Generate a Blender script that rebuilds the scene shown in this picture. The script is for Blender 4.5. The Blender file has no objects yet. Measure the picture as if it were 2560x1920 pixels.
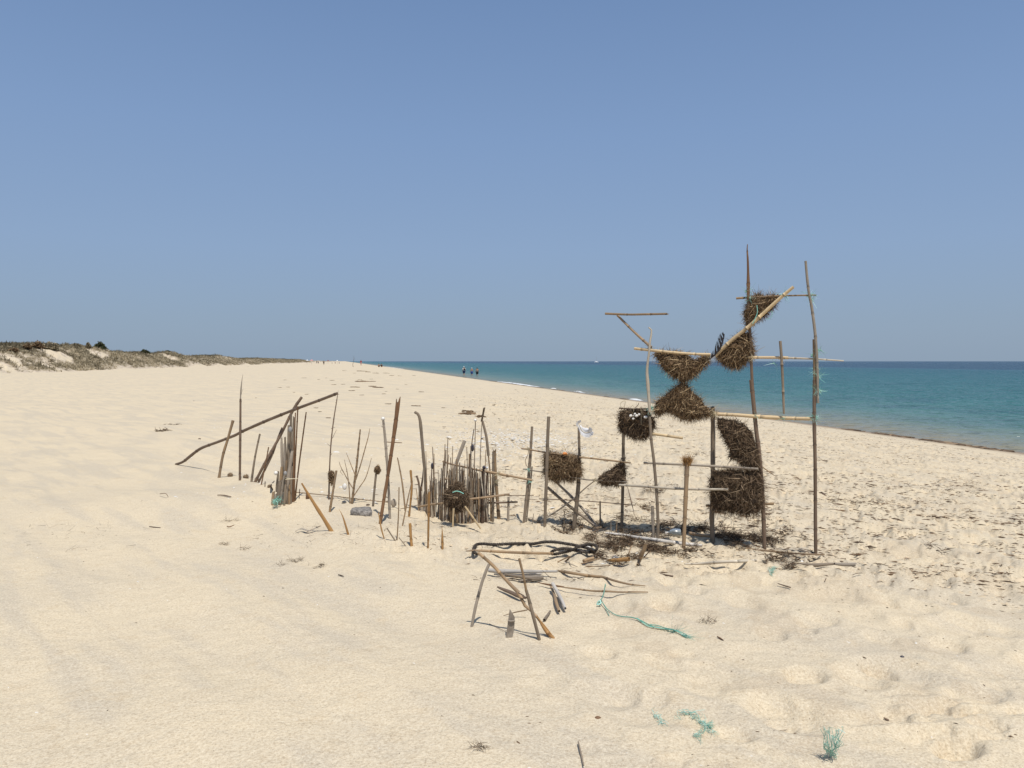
import bpy, bmesh, math, random
import numpy as np
from mathutils import Vector, Matrix

# ------------------------------------------------------------------ camera, sky, sun, exposure
scene = bpy.context.scene
COL = scene.collection
R = math.radians
FPX = 1900.0                      # focal length in pixels of the 2560 px wide photograph
EYE = np.array([0.0, 0.0, 2.9])
PITCH = math.atan(57.0 / FPX)     # camera looks a little below the horizon
cam_data = bpy.data.cameras.new('camera'); cam = bpy.data.objects.new('camera', cam_data); COL.objects.link(cam)
cam.location = EYE; cam.rotation_euler = (R(90) - PITCH, 0, 0)
cam_data.sensor_width = 36.0; cam_data.lens = 36.0 * FPX / 2560.0
cam_data.clip_start = 0.1; cam_data.clip_end = 60000
scene.camera = cam
scene.render.resolution_x = 1024; scene.render.resolution_y = 768

SUN = Vector((0.16, -0.42, 1.0)).normalized()
SUN_EL = math.asin(SUN.z); SUN_AZ = math.atan2(SUN.x, SUN.y)
world = bpy.data.worlds.new('World'); scene.world = world; world.use_nodes = True
wn = world.node_tree.nodes; wl = world.node_tree.links
bg = wn['Background']
sky = wn.new('ShaderNodeTexSky'); sky.sky_type = 'NISHITA'; sky.sun_disc = False
sky.sun_elevation = SUN_EL; sky.sun_rotation = SUN_AZ
sky.altitude = 0; sky.air_density = 1.0; sky.dust_density = 1.6; sky.ozone_density = 2.0
SKY_STRENGTH = 0.12
# sea haze: towards the horizon the blue thins out into a muted grey blue
wtc = wn.new('ShaderNodeTexCoord'); wsep = wn.new('ShaderNodeSeparateXYZ'); wl.new(wtc.outputs['Generated'], wsep.inputs[0])
wr = wn.new('ShaderNodeValToRGB'); wl.new(wsep.outputs['Z'], wr.inputs[0])
SKY_STOPS = [(0.0, (0.285, 0.375, 0.49)), (0.05, (0.272, 0.370, 0.505)), (0.14, (0.262, 0.375, 0.565)), (0.28, (0.218, 0.335, 0.555)),
             (0.45, (0.158, 0.262, 0.475)), (0.7, (0.16, 0.25, 0.42)), (1.0, (0.24, 0.31, 0.42))]
wr.color_ramp.elements[0].position = SKY_STOPS[0][0]; wr.color_ramp.elements[1].position = 1.0
for p, c in SKY_STOPS[1:-1]:
    wr.color_ramp.elements.new(p)
for e, (p, c) in zip(wr.color_ramp.elements, SKY_STOPS):
    e.color = (*c, 1)
sc_ = wn.new('ShaderNodeVectorMath'); sc_.operation = 'SCALE'; sc_.inputs['Scale'].default_value = 1.0 / SKY_STRENGTH
wl.new(wr.outputs[0], sc_.inputs[0])
wm = wn.new('ShaderNodeMixRGB'); wm.inputs[0].default_value = 0.9
wl.new(sky.outputs[0], wm.inputs[1]); wl.new(sc_.outputs[0], wm.inputs[2])
wl.new(wm.outputs[0], bg.inputs['Color']); bg.inputs['Strength'].default_value = SKY_STRENGTH

sun_d = bpy.data.lights.new('sun', 'SUN'); sun_d.energy = 4.2; sun_d.angle = R(0.53); sun_d.color = (1.0, 0.955, 0.88)
sun = bpy.data.objects.new('sun', sun_d); COL.objects.link(sun)
sun.rotation_euler = SUN.to_track_quat('Z', 'Y').to_euler(); sun.location = (5, -10, 20)
scene.view_settings.view_transform = 'Standard'; scene.view_settings.look = 'None'
scene.view_settings.exposure = 0.0; scene.view_settings.gamma = 1.0; scene.view_settings.use_curve_mapping = False

# ------------------------------------------------------------------ noise
def _h(ix, iy, seed):
    h = (ix.astype(np.int64) * 374761393 + iy.astype(np.int64) * 668265263 + seed * 974711) & 0xFFFFFFFF
    h = ((h ^ (h >> 13)) * 1274126177) & 0xFFFFFFFF
    h = ((h ^ (h >> 16)) * 2246822519) & 0xFFFFFFFF
    h = h ^ (h >> 15)
    return h / 4294967296.0
def vnoise(x, y, seed=0):
    x = np.asarray(x, float); y = np.asarray(y, float)
    ix = np.floor(x); iy = np.floor(y); fx = x - ix; fy = y - iy
    fx = fx * fx * fx * (fx * (fx * 6 - 15) + 10); fy = fy * fy * fy * (fy * (fy * 6 - 15) + 10)
    a = _h(ix, iy, seed); b = _h(ix + 1, iy, seed); c = _h(ix, iy + 1, seed); d = _h(ix + 1, iy + 1, seed)
    return ((a * (1 - fx) + b * fx) * (1 - fy) + (c * (1 - fx) + d * fx) * fy) * 2 - 1
def fbm(x, y, seed=0, octv=4, gain=0.5):
    t = 0; a = 1; n = 0
    for k in range(octv):
        t = t + a * vnoise(x * 2.03 ** k + 17.3 * k, y * 2.03 ** k - 9.1 * k, seed + k * 31); n += a; a *= gain
    return t / n
def sst(a, b, x):
    t = np.clip((x - a) / (b - a), 0, 1); return t * t * (3 - 2 * t)
def pits(x, y, cell, seed, prob, rad, depth, stretch=1.5, sharp=0.55, rim=0.3):
    """hollows such as old footprints: one jittered, turned, oval pit per cell"""
    out = np.zeros_like(x); cx = np.floor(x / cell); cy = np.floor(y / cell)
    for dx in (-1, 0, 1):
        for dy in (-1, 0, 1):
            gx = cx + dx; gy = cy + dy
            px = (gx + _h(gx, gy, seed)) * cell; py = (gy + _h(gx, gy, seed + 1)) * cell
            ang = _h(gx, gy, seed + 2) * 6.283; on = _h(gx, gy, seed + 3) < prob
            r = rad * (0.6 + 0.8 * _h(gx, gy, seed + 4)); dp = depth * (0.5 + _h(gx, gy, seed + 5))
            ca = np.cos(ang); sa = np.sin(ang); ux = (x - px) * ca + (y - py) * sa; uy = -(x - px) * sa + (y - py) * ca
            d = np.sqrt((ux / (r * stretch)) ** 2 + (uy / r) ** 2)
            out += np.where(on, dp * (-(1 - sst(sharp, 1.0, d)) + rim * np.exp(-((d - 1.12) / 0.2) ** 2)), 0)
    return out

# ------------------------------------------------------------------ the lie of the land (metres, sea level 0, camera over the origin looking along +Y)
CO = 0.22; CN = math.sqrt(1 + CO * CO)
def coast(x, y):   # s: distance towards the sea, t: distance along the beach
    return (x + CO * y) / CN, (y - CO * x) / CN
MOUNDS = []
def dune_veg(x, y):
    s, t = coast(x, y)
    tt = t + 0.9 * (s + 36)
    streak = fbm(tt / 2.4, s / 13.0, 91, 3)
    low = sst(-36.5, -39.5, s)
    v = 0.47 + 0.85 * streak + 0.5 * fbm(x / 4.0, y / 4.0, 97, 3) + 0.3 * sst(-43, -47, s)
    v = v - 0.25 * (1 - sst(75, 120, t)) * sst(-50, -44, s) + 0.55 * sst(-41.5, -39.5, s) * sst(105, 135, t)
    v = np.where(s < -48, 1.0, v)
    return np.clip(low * sst(0.28, 0.62, v), 0, 1)
def ground(x, y):
    x = np.asarray(x, float); y = np.asarray(y, float)
    s, t = coast(x, y); r = np.hypot(x, y)
    z = np.interp(s, [-400, -60, -35, 0, 3, 6, 9, 14, 19, 21, 24, 32, 60, 400], [1.6, 1.6, 1.5, 1.33, 1.30, 1.22, 1.05, 0.62, 0.16, 0.0, -0.22, -0.7, -2.2, -4.0])
    far = 1 - sst(40, 120, r)
    dry = 1 - sst(15, 19.5, s)
    # broad swells of blown sand
    z = z + 0.05 * fbm(x / 3.1 + 4, y / 2.6, 3, 3) * dry + 0.10 * fbm(x / 14.0, y / 11.0, 5, 2) * dry * sst(7, 16, r)
    z = z + 0.13 * np.exp(-(((x + 3.3) / 1.5) ** 2 + ((y - 8.25) / 0.8) ** 2)) - 0.05 * np.exp(-(((x + 2.2) / 1.2) ** 2 + ((y - 9.6) / 0.6) ** 2))
    lipd = y - np.interp(x, [-5.6, -5.1, -4.1, -3.5, -2.8, -2.2, -1.6], [11.9, 11.5, 10.42, 10.0, 9.0, 8.3, 8.2])
    z = z + (0.09 * np.exp(-((lipd + 0.2) / 0.6) ** 2) - 0.18 * sst(0.02, 0.55, lipd) * (1 - sst(1.2, 3.2, lipd))) * sst(-6.2, -4.9, x) * (1 - sst(-3.0, -1.9, x))
    z = z + 0.05 * np.exp(-(((x + 1.3) / 0.9) ** 2 + ((y - 6.75) / 0.35) ** 2)) + 0.04 * np.exp(-(((x - 0.2) / 0.8) ** 2 + ((y - 6.6) / 0.3) ** 2))
    # soft wind bands on the left side, running away to the left
    left = sst(0.9, -1.2, x - 0.05 * y) * (1 - sst(14, 24, r))
    band = (x * 0.76 + y * 0.66)
    z = z + left * 0.040 * fbm(band / 0.62 + 0.5 * fbm(x, y, 8, 2), (x * 0.66 - y * 0.76) / 2.6, 11, 3)
    z = z + left * 0.010 * (1 - np.abs(vnoise(band / 0.30 + 0.4 * fbm(x / .8, y / .8, 9, 2), (x * 0.66 - y * 0.76) / 1.9, 12))) ** 2
    # old footprints on the right, trampled ground further out
    right = sst(-0.4, 0.9, x - 0.02 * y) * (1 - sst(28, 60, r)) * dry
    nearf = 1 - 0.6 * sst(5.2, 7.0, y + 0.25 * x)
    z = z + right * nearf * (pits(x, y, 0.38, 21, 0.8, 0.145, 0.029, 1.3, 0.45, 0.15) + 0.5 * pits(x + 7, y - 3, 0.27, 27, 0.4, 0.09, 0.026, 1.4, 0.5, 0.2) + 0.012 * fbm(x / 0.25, y / 0.25, 14, 3))
    tr = sst(5.2, 6.6, y + 0.22 * x) * sst(-1.6, 0.3, x + 0.05 * y) * (1 - sst(34, 70, r)) * dry
    z = z + tr * (pits(x, y, 0.36, 41, 0.8, 0.12, 0.036, 1.4, 0.6, 0.35) + pits(x + 3.3, y, 0.15, 51, 0.75, 0.05, 0.022, 1.7, 0.6, 0.4)
                  + 0.009 * fbm(x / 0.12, y / 0.12, 60, 3))
    sc2 = vnoise(x / 0.22 + 0.3 * vnoise(x / 0.1, y / 0.1, 64), y / 0.13, 63); z = z + tr * 0.022 * sst(0.12, 0.2, sc2) * (0.4 + 0.6 * sst(8, 6, y))
    mid = sst(6.0, 7.5, r) * (1 - sst(30, 60, r)) * dry * (1 - tr)
    z = z + mid * 0.010 * fbm(x / 0.3, y / 0.3, 71, 3)
    z = z + 0.004 * fbm(x / 0.07, y / 0.07, 77, 2) * (1 - sst(8, 14, r)) * (0.4 + 0.6 * sst(-0.5, 1.5, x))
    # crumbled scarp in the right corner
    sc = np.exp(-(((x - 2.05) / 0.5) ** 2 + ((y - 3.25) / 0.25) ** 2))
    z = z + sc * 0.035 * np.sign(vnoise(x / 0.12, y / 0.05, 83)) * np.abs(vnoise(x / 0.12, y / 0.05, 83)) ** 0.5
    # little heaps of sand the wind has left against the stakes
    for mx, my, mh in MOUNDS:
        q = ((x - mx) / 0.10) ** 2 + ((y - my) / 0.085) ** 2
        z = z + mh * (np.exp(-q) - 0.45 * np.exp(-(((x - mx - 0.13) / 0.07) ** 2 + ((y - my + 0.10) / 0.07) ** 2)))
    # dunes
    foot = -36.5 + 2.0 * fbm(t / 16.0, 0 * t, 85, 2)
    crest = 2.45 + 0.3 * sst(140, 260, t) + 0.75 * fbm(t / 34.0 + 3, 0 * t, 86, 2) + 0.75 * fbm(t / 9.0, s / 14, 87, 3) + 1.35 * np.exp(-((t - 140) / 26.0) ** 2) - 0.5 * sst(150, 420, t)
    u = np.clip((foot - s) / 10.0, 0, 1); prof = u ** 1.25 * (1.9 - 0.9 * u)
    gul = fbm((t + 0.9 * (s + 36)) / 2.4, s / 13.0, 91, 3)
    d = prof * crest + np.sin(np.pi * np.clip(u, 0, 1)) * 0.8 * gul + 0.5 * fbm(x / 3, y / 3, 93, 3) * sst(0.15, 0.6, u)
    back = sst(-52, -64, s) * 1.2
    z = z + np.where(s < foot, np.maximum(d - back, 0.0), 0)
    return z
def dirs(px, py):
    a = (px - 1280.0) / FPX; b = -(py - 960.0) / FPX
    return np.array([a, math.cos(PITCH) + b * math.sin(PITCH), -math.sin(PITCH) + b * math.cos(PITCH)])
_YS = np.concatenate([np.geomspace(2.0, 14, 900), np.geomspace(14.05, 900, 900)])
def hit(px, py):
    """where the line of sight through a photograph pixel meets the sand"""
    d = dirs(px, py); k = _YS / d[1]
    x = d[0] * k; z = EYE[2] + d[2] * k; g = ground(x, _YS)
    below = np.nonzero(z < g)[0]
    i = below[0] if len(below) else len(_YS) - 1
    if i > 0:
        a = z[i - 1] - g[i - 1]; b = z[i] - g[i]; f = a / (a - b) if a != b else 0
        y = _YS[i - 1] + f * (_YS[i] - _YS[i - 1])
    else: y = _YS[0]
    k = y / d[1]
    return np.array([d[0] * k, y, EYE[2] + d[2] * k])
def at(px, py, y):
    d = dirs(px, py); return EYE + d * (y / d[1])
def gz(x, y): return float(ground(np.array([x]), np.array([y]))[0])

# ------------------------------------------------------------------ materials
def new_mat(name):
    m = bpy.data.materials.new(name); m.use_nodes = True
    nt = m.node_tree; return m, nt.nodes, nt.links, nt.nodes['Principled BSDF']
def N(n, t, **kw):
    o = n.new(t)
    for k, v in kw.items(): setattr(o, k, v)
    return o
def mixc(n, l, fac, a, b, mode='MIX'):
    o = n.new('ShaderNodeMixRGB'); o.blend_type = mode
    for i, v in ((0, fac), (1, a), (2, b)):
        if hasattr(v, 'links') or isinstance(v, bpy.types.NodeSocket): l.new(v, o.inputs[i])
        elif isinstance(v, (int, float)): o.inputs[i].default_value = v
        else: o.inputs[i].default_value = (*v, 1)
    return o.outputs[0]
def math_(n, l, op, a, b=None, clamp=False):
    o = n.new('ShaderNodeMath'); o.operation = op; o.use_clamp = clamp
    for i, v in ((0, a), (1, b)):
        if v is None: continue
        if isinstance(v, (int, float)): o.inputs[i].default_value = v
        else: l.new(v, o.inputs[i])
    return o.outputs[0]
def noise(n, l, vec, scale, detail=3, rough=0.55):
    o = n.new('ShaderNodeTexNoise'); o.inputs['Scale'].default_value = scale; o.inputs['Detail'].default_value = detail; o.inputs['Roughness'].default_value = rough
    if vec is not None: l.new(vec, o.inputs['Vector'])
    return o.outputs['Fac']
def maprange(n, l, v, a, b, c=0.0, d=1.0):
    o = n.new('ShaderNodeMapRange'); l.new(v, o.inputs['Value']); o.inputs['From Min'].default_value = a; o.inputs['From Max'].default_value = b
    o.inputs['To Min'].default_value = c; o.inputs['To Max'].default_value = d; return o.outputs[0]

def cane_mat(name, c1, c2, spot=(0.10, 0.07, 0.05), streak=0.55, rough=0.6, spots=0.35):
    m, n, l, b = new_mat(name)
    uv = N(n, 'ShaderNodeUVMap', uv_map='UVMap')
    oi = N(n, 'ShaderNodeObjectInfo')
    add = N(n, 'ShaderNodeVectorMath', operation='ADD'); l.new(uv.outputs[0], add.inputs[0])
    cmb = N(n, 'ShaderNodeCombineXYZ'); r10 = math_(n, l, 'MULTIPLY', oi.outputs['Random'], 37.0); l.new(r10, cmb.inputs[1]); l.new(cmb.outputs[0], add.inputs[1])
    mp = N(n, 'ShaderNodeMapping'); l.new(add.outputs[0], mp.inputs[0]); mp.inputs['Scale'].default_value = (26, 7, 1)
    f1 = noise(n, l, mp.outputs[0], 1.0, 4, 0.6)
    mp2 = N(n, 'ShaderNodeMapping'); l.new(add.outputs[0], mp2.inputs[0]); mp2.inputs['Scale'].default_value = (2.4, 3.2, 1)
    f2 = noise(n, l, mp2.outputs[0], 1.0, 3)
    f2r = maprange(n, l, f2, 0.35, 0.65)
    col = mixc(n, l, f2r, c1, c2)
    f1r = maprange(n, l, f1, 0.35, 0.7)
    k = math_(n, l, 'MULTIPLY', f1r, streak)
    dark = tuple(v * 0.45 for v in c1)
    col = mixc(n, l, k, col, dark)
    mp3 = N(n, 'ShaderNodeMapping'); l.new(add.outputs[0], mp3.inputs[0]); mp3.inputs['Scale'].default_value = (5.0, 22, 1)
    f3 = noise(n, l, mp3.outputs[0], 1.0, 2)
    f3r = maprange(n, l, f3, 0.66, 0.72); k3 = math_(n, l, 'MULTIPLY', f3r, spots)
    col = mixc(n, l, k3, col, spot)
    tint = N(n, 'ShaderNodeAttribute', attribute_name='tint')
    col = mixc(n, l, 1.0, col, tint.outputs['Color'], 'MULTIPLY')
    hv = N(n, 'ShaderNodeHueSaturation'); l.new(col, hv.inputs['Color']); l.new(maprange(n, l, oi.outputs['Random'], 0, 1, 0.82, 1.16), hv.inputs['Value'])
    l.new(hv.outputs[0], b.inputs['Base Color']); b.inputs['Roughness'].default_value = rough; b.inputs['Specular IOR Level'].default_value = 0.3
    bp = N(n, 'ShaderNodeBump'); bp.inputs['Strength'].default_value = 0.5; bp.inputs['Distance'].default_value = 0.002; l.new(f1, bp.inputs['Height']); l.new(bp.outputs[0], b.inputs['Normal'])
    return m
M = {}
M['straw'] = cane_mat('straw_cane', (0.66, 0.50, 0.29), (0.55, 0.42, 0.26), streak=0.30)
M['pale'] = cane_mat('pale_cane', (0.62, 0.55, 0.44), (0.48, 0.41, 0.32), streak=0.4)
M['tan'] = cane_mat('tan_cane', (0.37, 0.25, 0.14), (0.27, 0.195, 0.13), streak=0.5)
M['brown'] = cane_mat('brown_cane', (0.165, 0.112, 0.076), (0.24, 0.17, 0.122), streak=0.55)
M['dark'] = cane_mat('dark_wood', (0.085, 0.055, 0.038), (0.14, 0.09, 0.06), streak=0.5)
M['grey'] = cane_mat('grey_driftwood', (0.30, 0.235, 0.17), (0.22, 0.175, 0.13), streak=0.65)
M['greylight'] = cane_mat('pale_grey_driftwood', (0.40, 0.34, 0.27), (0.30, 0.25, 0.20), streak=0.6)
M['white'] = cane_mat('bleached_driftwood', (0.60, 0.56, 0.51), (0.42, 0.38, 0.33), streak=0.55)
M['amber'] = cane_mat('amber_split_cane', (0.42, 0.24, 0.09), (0.33, 0.18, 0.07), streak=0.45)
M['rust'] = cane_mat('rust_brown_cane', (0.15, 0.080, 0.042), (0.23, 0.128, 0.068), streak=0.5)
M['clod'] = cane_mat('sand_clod', (0.56, 0.46, 0.32), (0.48, 0.39, 0.28), streak=0.1, rough=0.95, spots=0)

def attr_mat(name, c1, c2, c3, rough=0.85, spec=0.15):
    """strands: each one carries its own shade number"""
    m, n, l, b = new_mat(name)
    at_ = N(n, 'ShaderNodeAttribute', attribute_name='tint')
    rp = N(n, 'ShaderNodeValToRGB'); l.new(at_.outputs['Fac'], rp.inputs[0])
    rp.color_ramp.elements[0].color = (*c1, 1); rp.color_ramp.elements[1].color = (*c3, 1); e = rp.color_ramp.elements.new(0.6); e.color = (*c2, 1)
    l.new(rp.outputs[0], b.inputs['Base Color']); b.inputs['Roughness'].default_value = rough; b.inputs['Specular IOR Level'].default_value = spec
    return m
M['weed'] = attr_mat('dried_seaweed', (0.060, 0.037, 0.022), (0.235, 0.155, 0.088), (0.60, 0.45, 0.27))
M['weeddark'] = attr_mat('dark_seaweed', (0.040, 0.028, 0.019), (0.170, 0.116, 0.074), (0.42, 0.31, 0.20))
M['teal'] = attr_mat('teal_net_twine', (0.10, 0.27, 0.21), (0.27, 0.56, 0.46), (0.60, 0.83, 0.76), rough=0.5)
M['fibre'] = attr_mat('dry_fibre', (0.30, 0.24, 0.15), (0.45, 0.38, 0.25), (0.65, 0.58, 0.42))
M['orangefibre'] = attr_mat('frayed_orange_fibre', (0.20, 0.10, 0.04), (0.34, 0.19, 0.07), (0.48, 0.31, 0.14))
M['litter'] = attr_mat('beach_litter', (0.035, 0.022, 0.014), (0.15, 0.09, 0.05), (0.34, 0.23, 0.13))
M['ropedark'] = attr_mat('dark_hemp_rope', (0.028, 0.024, 0.022), (0.075, 0.062, 0.052), (0.16, 0.13, 0.11))
M['duneplant'] = attr_mat('dune_plants', (0.13, 0.112, 0.072), (0.30, 0.250, 0.165), (0.50, 0.42, 0.29))
M['bushgreen'] = attr_mat('bush_leaves', (0.035, 0.045, 0.022), (0.085, 0.092, 0.045), (0.17, 0.155, 0.085))

def plain(name, col, rough=0.6, spec=0.3, nscale=30, var=0.25, bump=0.0):
    m, n, l, b = new_mat(name)
    tc = N(n, 'ShaderNodeTexCoord'); f = noise(n, l, tc.outputs['Object'], nscale, 4)
    l.new(mixc(n, l, maprange(n, l, f, 0.35, 0.65), col, tuple(v * (1 - var) for v in col)), b.inputs['Base Color'])
    b.inputs['Roughness'].default_value = rough; b.inputs['Specular IOR Level'].default_value = spec
    if bump:
        bp = N(n, 'ShaderNodeBump'); bp.inputs['Distance'].default_value = bump; l.new(f, bp.inputs['Height']); l.new(bp.outputs[0], b.inputs['Normal'])
    return m
M['shell'] = plain('white_shell', (0.78, 0.75, 0.70), 0.4, 0.5)
M['shelldark'] = plain('dark_mussel_shell', (0.035, 0.030, 0.045), 0.35, 0.5)
M['stone'] = plain('pebble', (0.30, 0.29, 0.28), 0.7)
M['ball'] = plain('sea_ball_felt', (0.34, 0.25, 0.17), 0.9, 0.1, 60, 0.6, 0.01)
M['feather'] = plain('black_feather', (0.025, 0.022, 0.028), 0.5, 0.4)
M['featherwhite'] = plain('white_feather', (0.74, 0.74, 0.76), 0.7, 0.2, 40, 0.15)
M['quill'] = plain('quill', (0.6, 0.55, 0.45), 0.5)
M['hollow'] = plain('cane_inside', (0.07, 0.04, 0.025), 0.9, 0.1)
M['orange'] = plain('orange_scrap', (0.75, 0.28, 0.08), 0.6)
M['bark'] = plain('grey_log_bark', (0.36, 0.33, 0.30), 0.9, 0.1, 40, 0.65, 0.02)
M['sail'] = plain('white_hull', (0.75, 0.77, 0.8), 0.4)
M['skin'] = plain('tanned_skin', (0.42, 0.23, 0.14), 0.6)
M['navy'] = plain('navy_cloth', (0.02, 0.03, 0.10), 0.9)
M['blueshort'] = plain('blue_cloth', (0.04, 0.08, 0.30), 0.9)
M['black'] = plain('black_cloth', (0.015, 0.015, 0.018), 0.9)
M['whitecloth'] = plain('white_cloth', (0.75, 0.75, 0.75), 0.9)
M['redcloth'] = plain('red_cloth', (0.30, 0.04, 0.05), 0.9)
M['pinkcloth'] = plain('pink_cloth', (0.60, 0.30, 0.30), 0.9)
M['hair'] = plain('dark_hair', (0.02, 0.014, 0.01), 0.7)
M['foam'] = plain('sea_foam', (0.66, 0.68, 0.69), 0.9, 0.1, 3, 0.1)

# ------------------------------------------------------------------ mesh building
class MB:
    def __init__(s): s.v = []; s.f = []; s.uv = []; s.t = []; s.m = []; s.n = 0
    def add(s, v, f, uv=None, tint=1.0, mi=0):
        v = np.asarray(v, float).reshape(-1, 3); k = len(v)
        s.v.append(v); s.f += [tuple(i + s.n for i in q) for q in f]
        s.uv.append(np.zeros((k, 2)) if uv is None else np.asarray(uv, float))
        s.t.append(np.full(k, tint, float) if np.isscalar(tint) else np.asarray(tint, float))
        s.m += [mi] * len(f); s.n += k
def fast_mesh(name, V, F, tint=None, uv=None, smooth=True):
    """V (n,3), F (m,3|4) arrays"""
    me = bpy.data.meshes.new(name); n = len(V); m, k = F.shape
    me.vertices.add(n); me.vertices.foreach_set('co', V.astype(np.float32).ravel())
    me.loops.add(m * k); me.loops.foreach_set('vertex_index', F.astype(np.int32).ravel())
    me.polygons.add(m); me.polygons.foreach_set('loop_start', np.arange(0, m * k, k, dtype=np.int32)); me.polygons.foreach_set('loop_total', np.full(m, k, np.int32))
    if smooth: me.polygons.foreach_set('use_smooth', np.ones(m, bool))
    me.update(calc_edges=True)
    if tint is not None:
        c = np.ones((n, 4), np.float32); c[:, :3] = np.asarray(tint)[:, None]
        a = me.color_attributes.new('tint', 'FLOAT_COLOR', 'POINT'); a.data.foreach_set('color', c.ravel())
    return me
def link(o, parent=None, label=None, cat=None, group=None, kind=None):
    COL.objects.link(o)
    if parent is not None: o.parent = parent
    if label: o['label'] = label
    if cat and parent is None: o['category'] = cat
    if group: o['group'] = group
    if kind: o['kind'] = kind
    return o
WORLD = {}
def place(o, org, parent):
    p = WORLD.get(parent.name, np.zeros(3)) if parent is not None else np.zeros(3)
    o.location = tuple(np.asarray(org) - p); WORLD[o.name] = np.asarray(org, float)
def mk(name, mb, mats, parent=None, label=None, cat=None, group=None, kind=None, origin=None, smooth=True):
    V = np.concatenate(mb.v); org = V[np.argmin(V[:, 2])] if origin is None else np.asarray(origin, float)
    me = bpy.data.meshes.new(name); me.from_pydata((V - org).tolist(), [], mb.f); me.update()
    if not isinstance(mats, (list, tuple)): mats = [mats]
    for m in mats: me.materials.append(M[m] if isinstance(m, str) else m)
    me.polygons.foreach_set('material_index', np.array(mb.m, np.int32))
    if smooth: me.polygons.foreach_set('use_smooth', np.ones(len(mb.f), bool))
    UV = np.concatenate(mb.uv); li = np.zeros(len(me.loops), np.int32); me.loops.foreach_get('vertex_index', li)
    u = me.uv_layers.new(name='UVMap'); u.data.foreach_set('uv', UV[li].astype(np.float32).ravel())
    T = np.concatenate(mb.t); c = np.ones((len(T), 4), np.float32); c[:, :3] = T[:, None]
    a = me.color_attributes.new('tint', 'FLOAT_COLOR', 'POINT'); a.data.foreach_set('color', c.ravel())
    o = bpy.data.objects.new(name, me); link(o, parent, label, cat, group, kind); place(o, org, parent)
    return o
def empty(name, loc, label, cat, group=None):
    o = bpy.data.objects.new(name, None); o.empty_display_size = 0.1; link(o, None, label, cat, group); place(o, loc, None); return o

def crom(P, n):
    P = np.asarray(P, float)
    if len(P) == 2:
        t = np.linspace(0, 1, n)[:, None]; return P[0] * (1 - t) + P[1] * t
    seg = np.linalg.norm(np.diff(P, axis=0), axis=1); cum = np.concatenate([[0], np.cumsum(seg)])
    Q = np.vstack([2 * P[0] - P[1], P, 2 * P[-1] - P[-2]]); out = []
    for d in np.linspace(0, cum[-1], n):
        i = min(np.searchsorted(cum, d, 'right') - 1, len(P) - 2); i = max(i, 0); t = (d - cum[i]) / max(seg[i], 1e-9)
        a, b, c, e = Q[i], Q[i + 1], Q[i + 2], Q[i + 3]
        out.append(0.5 * ((2 * b) + (-a + c) * t + (2 * a - 5 * b + 4 * c - e) * t * t + (-a + 3 * b - 3 * c + e) * t ** 3))
    return np.array(out)
def frames(C):
    T = np.gradient(C, axis=0); T /= np.linalg.norm(T, axis=1)[:, None] + 1e-12
    up = np.array([0.0, 1, 0]) if abs(T[0][1]) < 0.9 else np.array([1.0, 0, 0])
    A = np.zeros_like(C); a = up - T[0] * np.dot(up, T[0])
    for i in range(len(C)):
        a = a - T[i] * np.dot(a, T[i]); a /= np.linalg.norm(a) + 1e-12; A[i] = a
    return T, A, np.cross(T, A)
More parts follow.
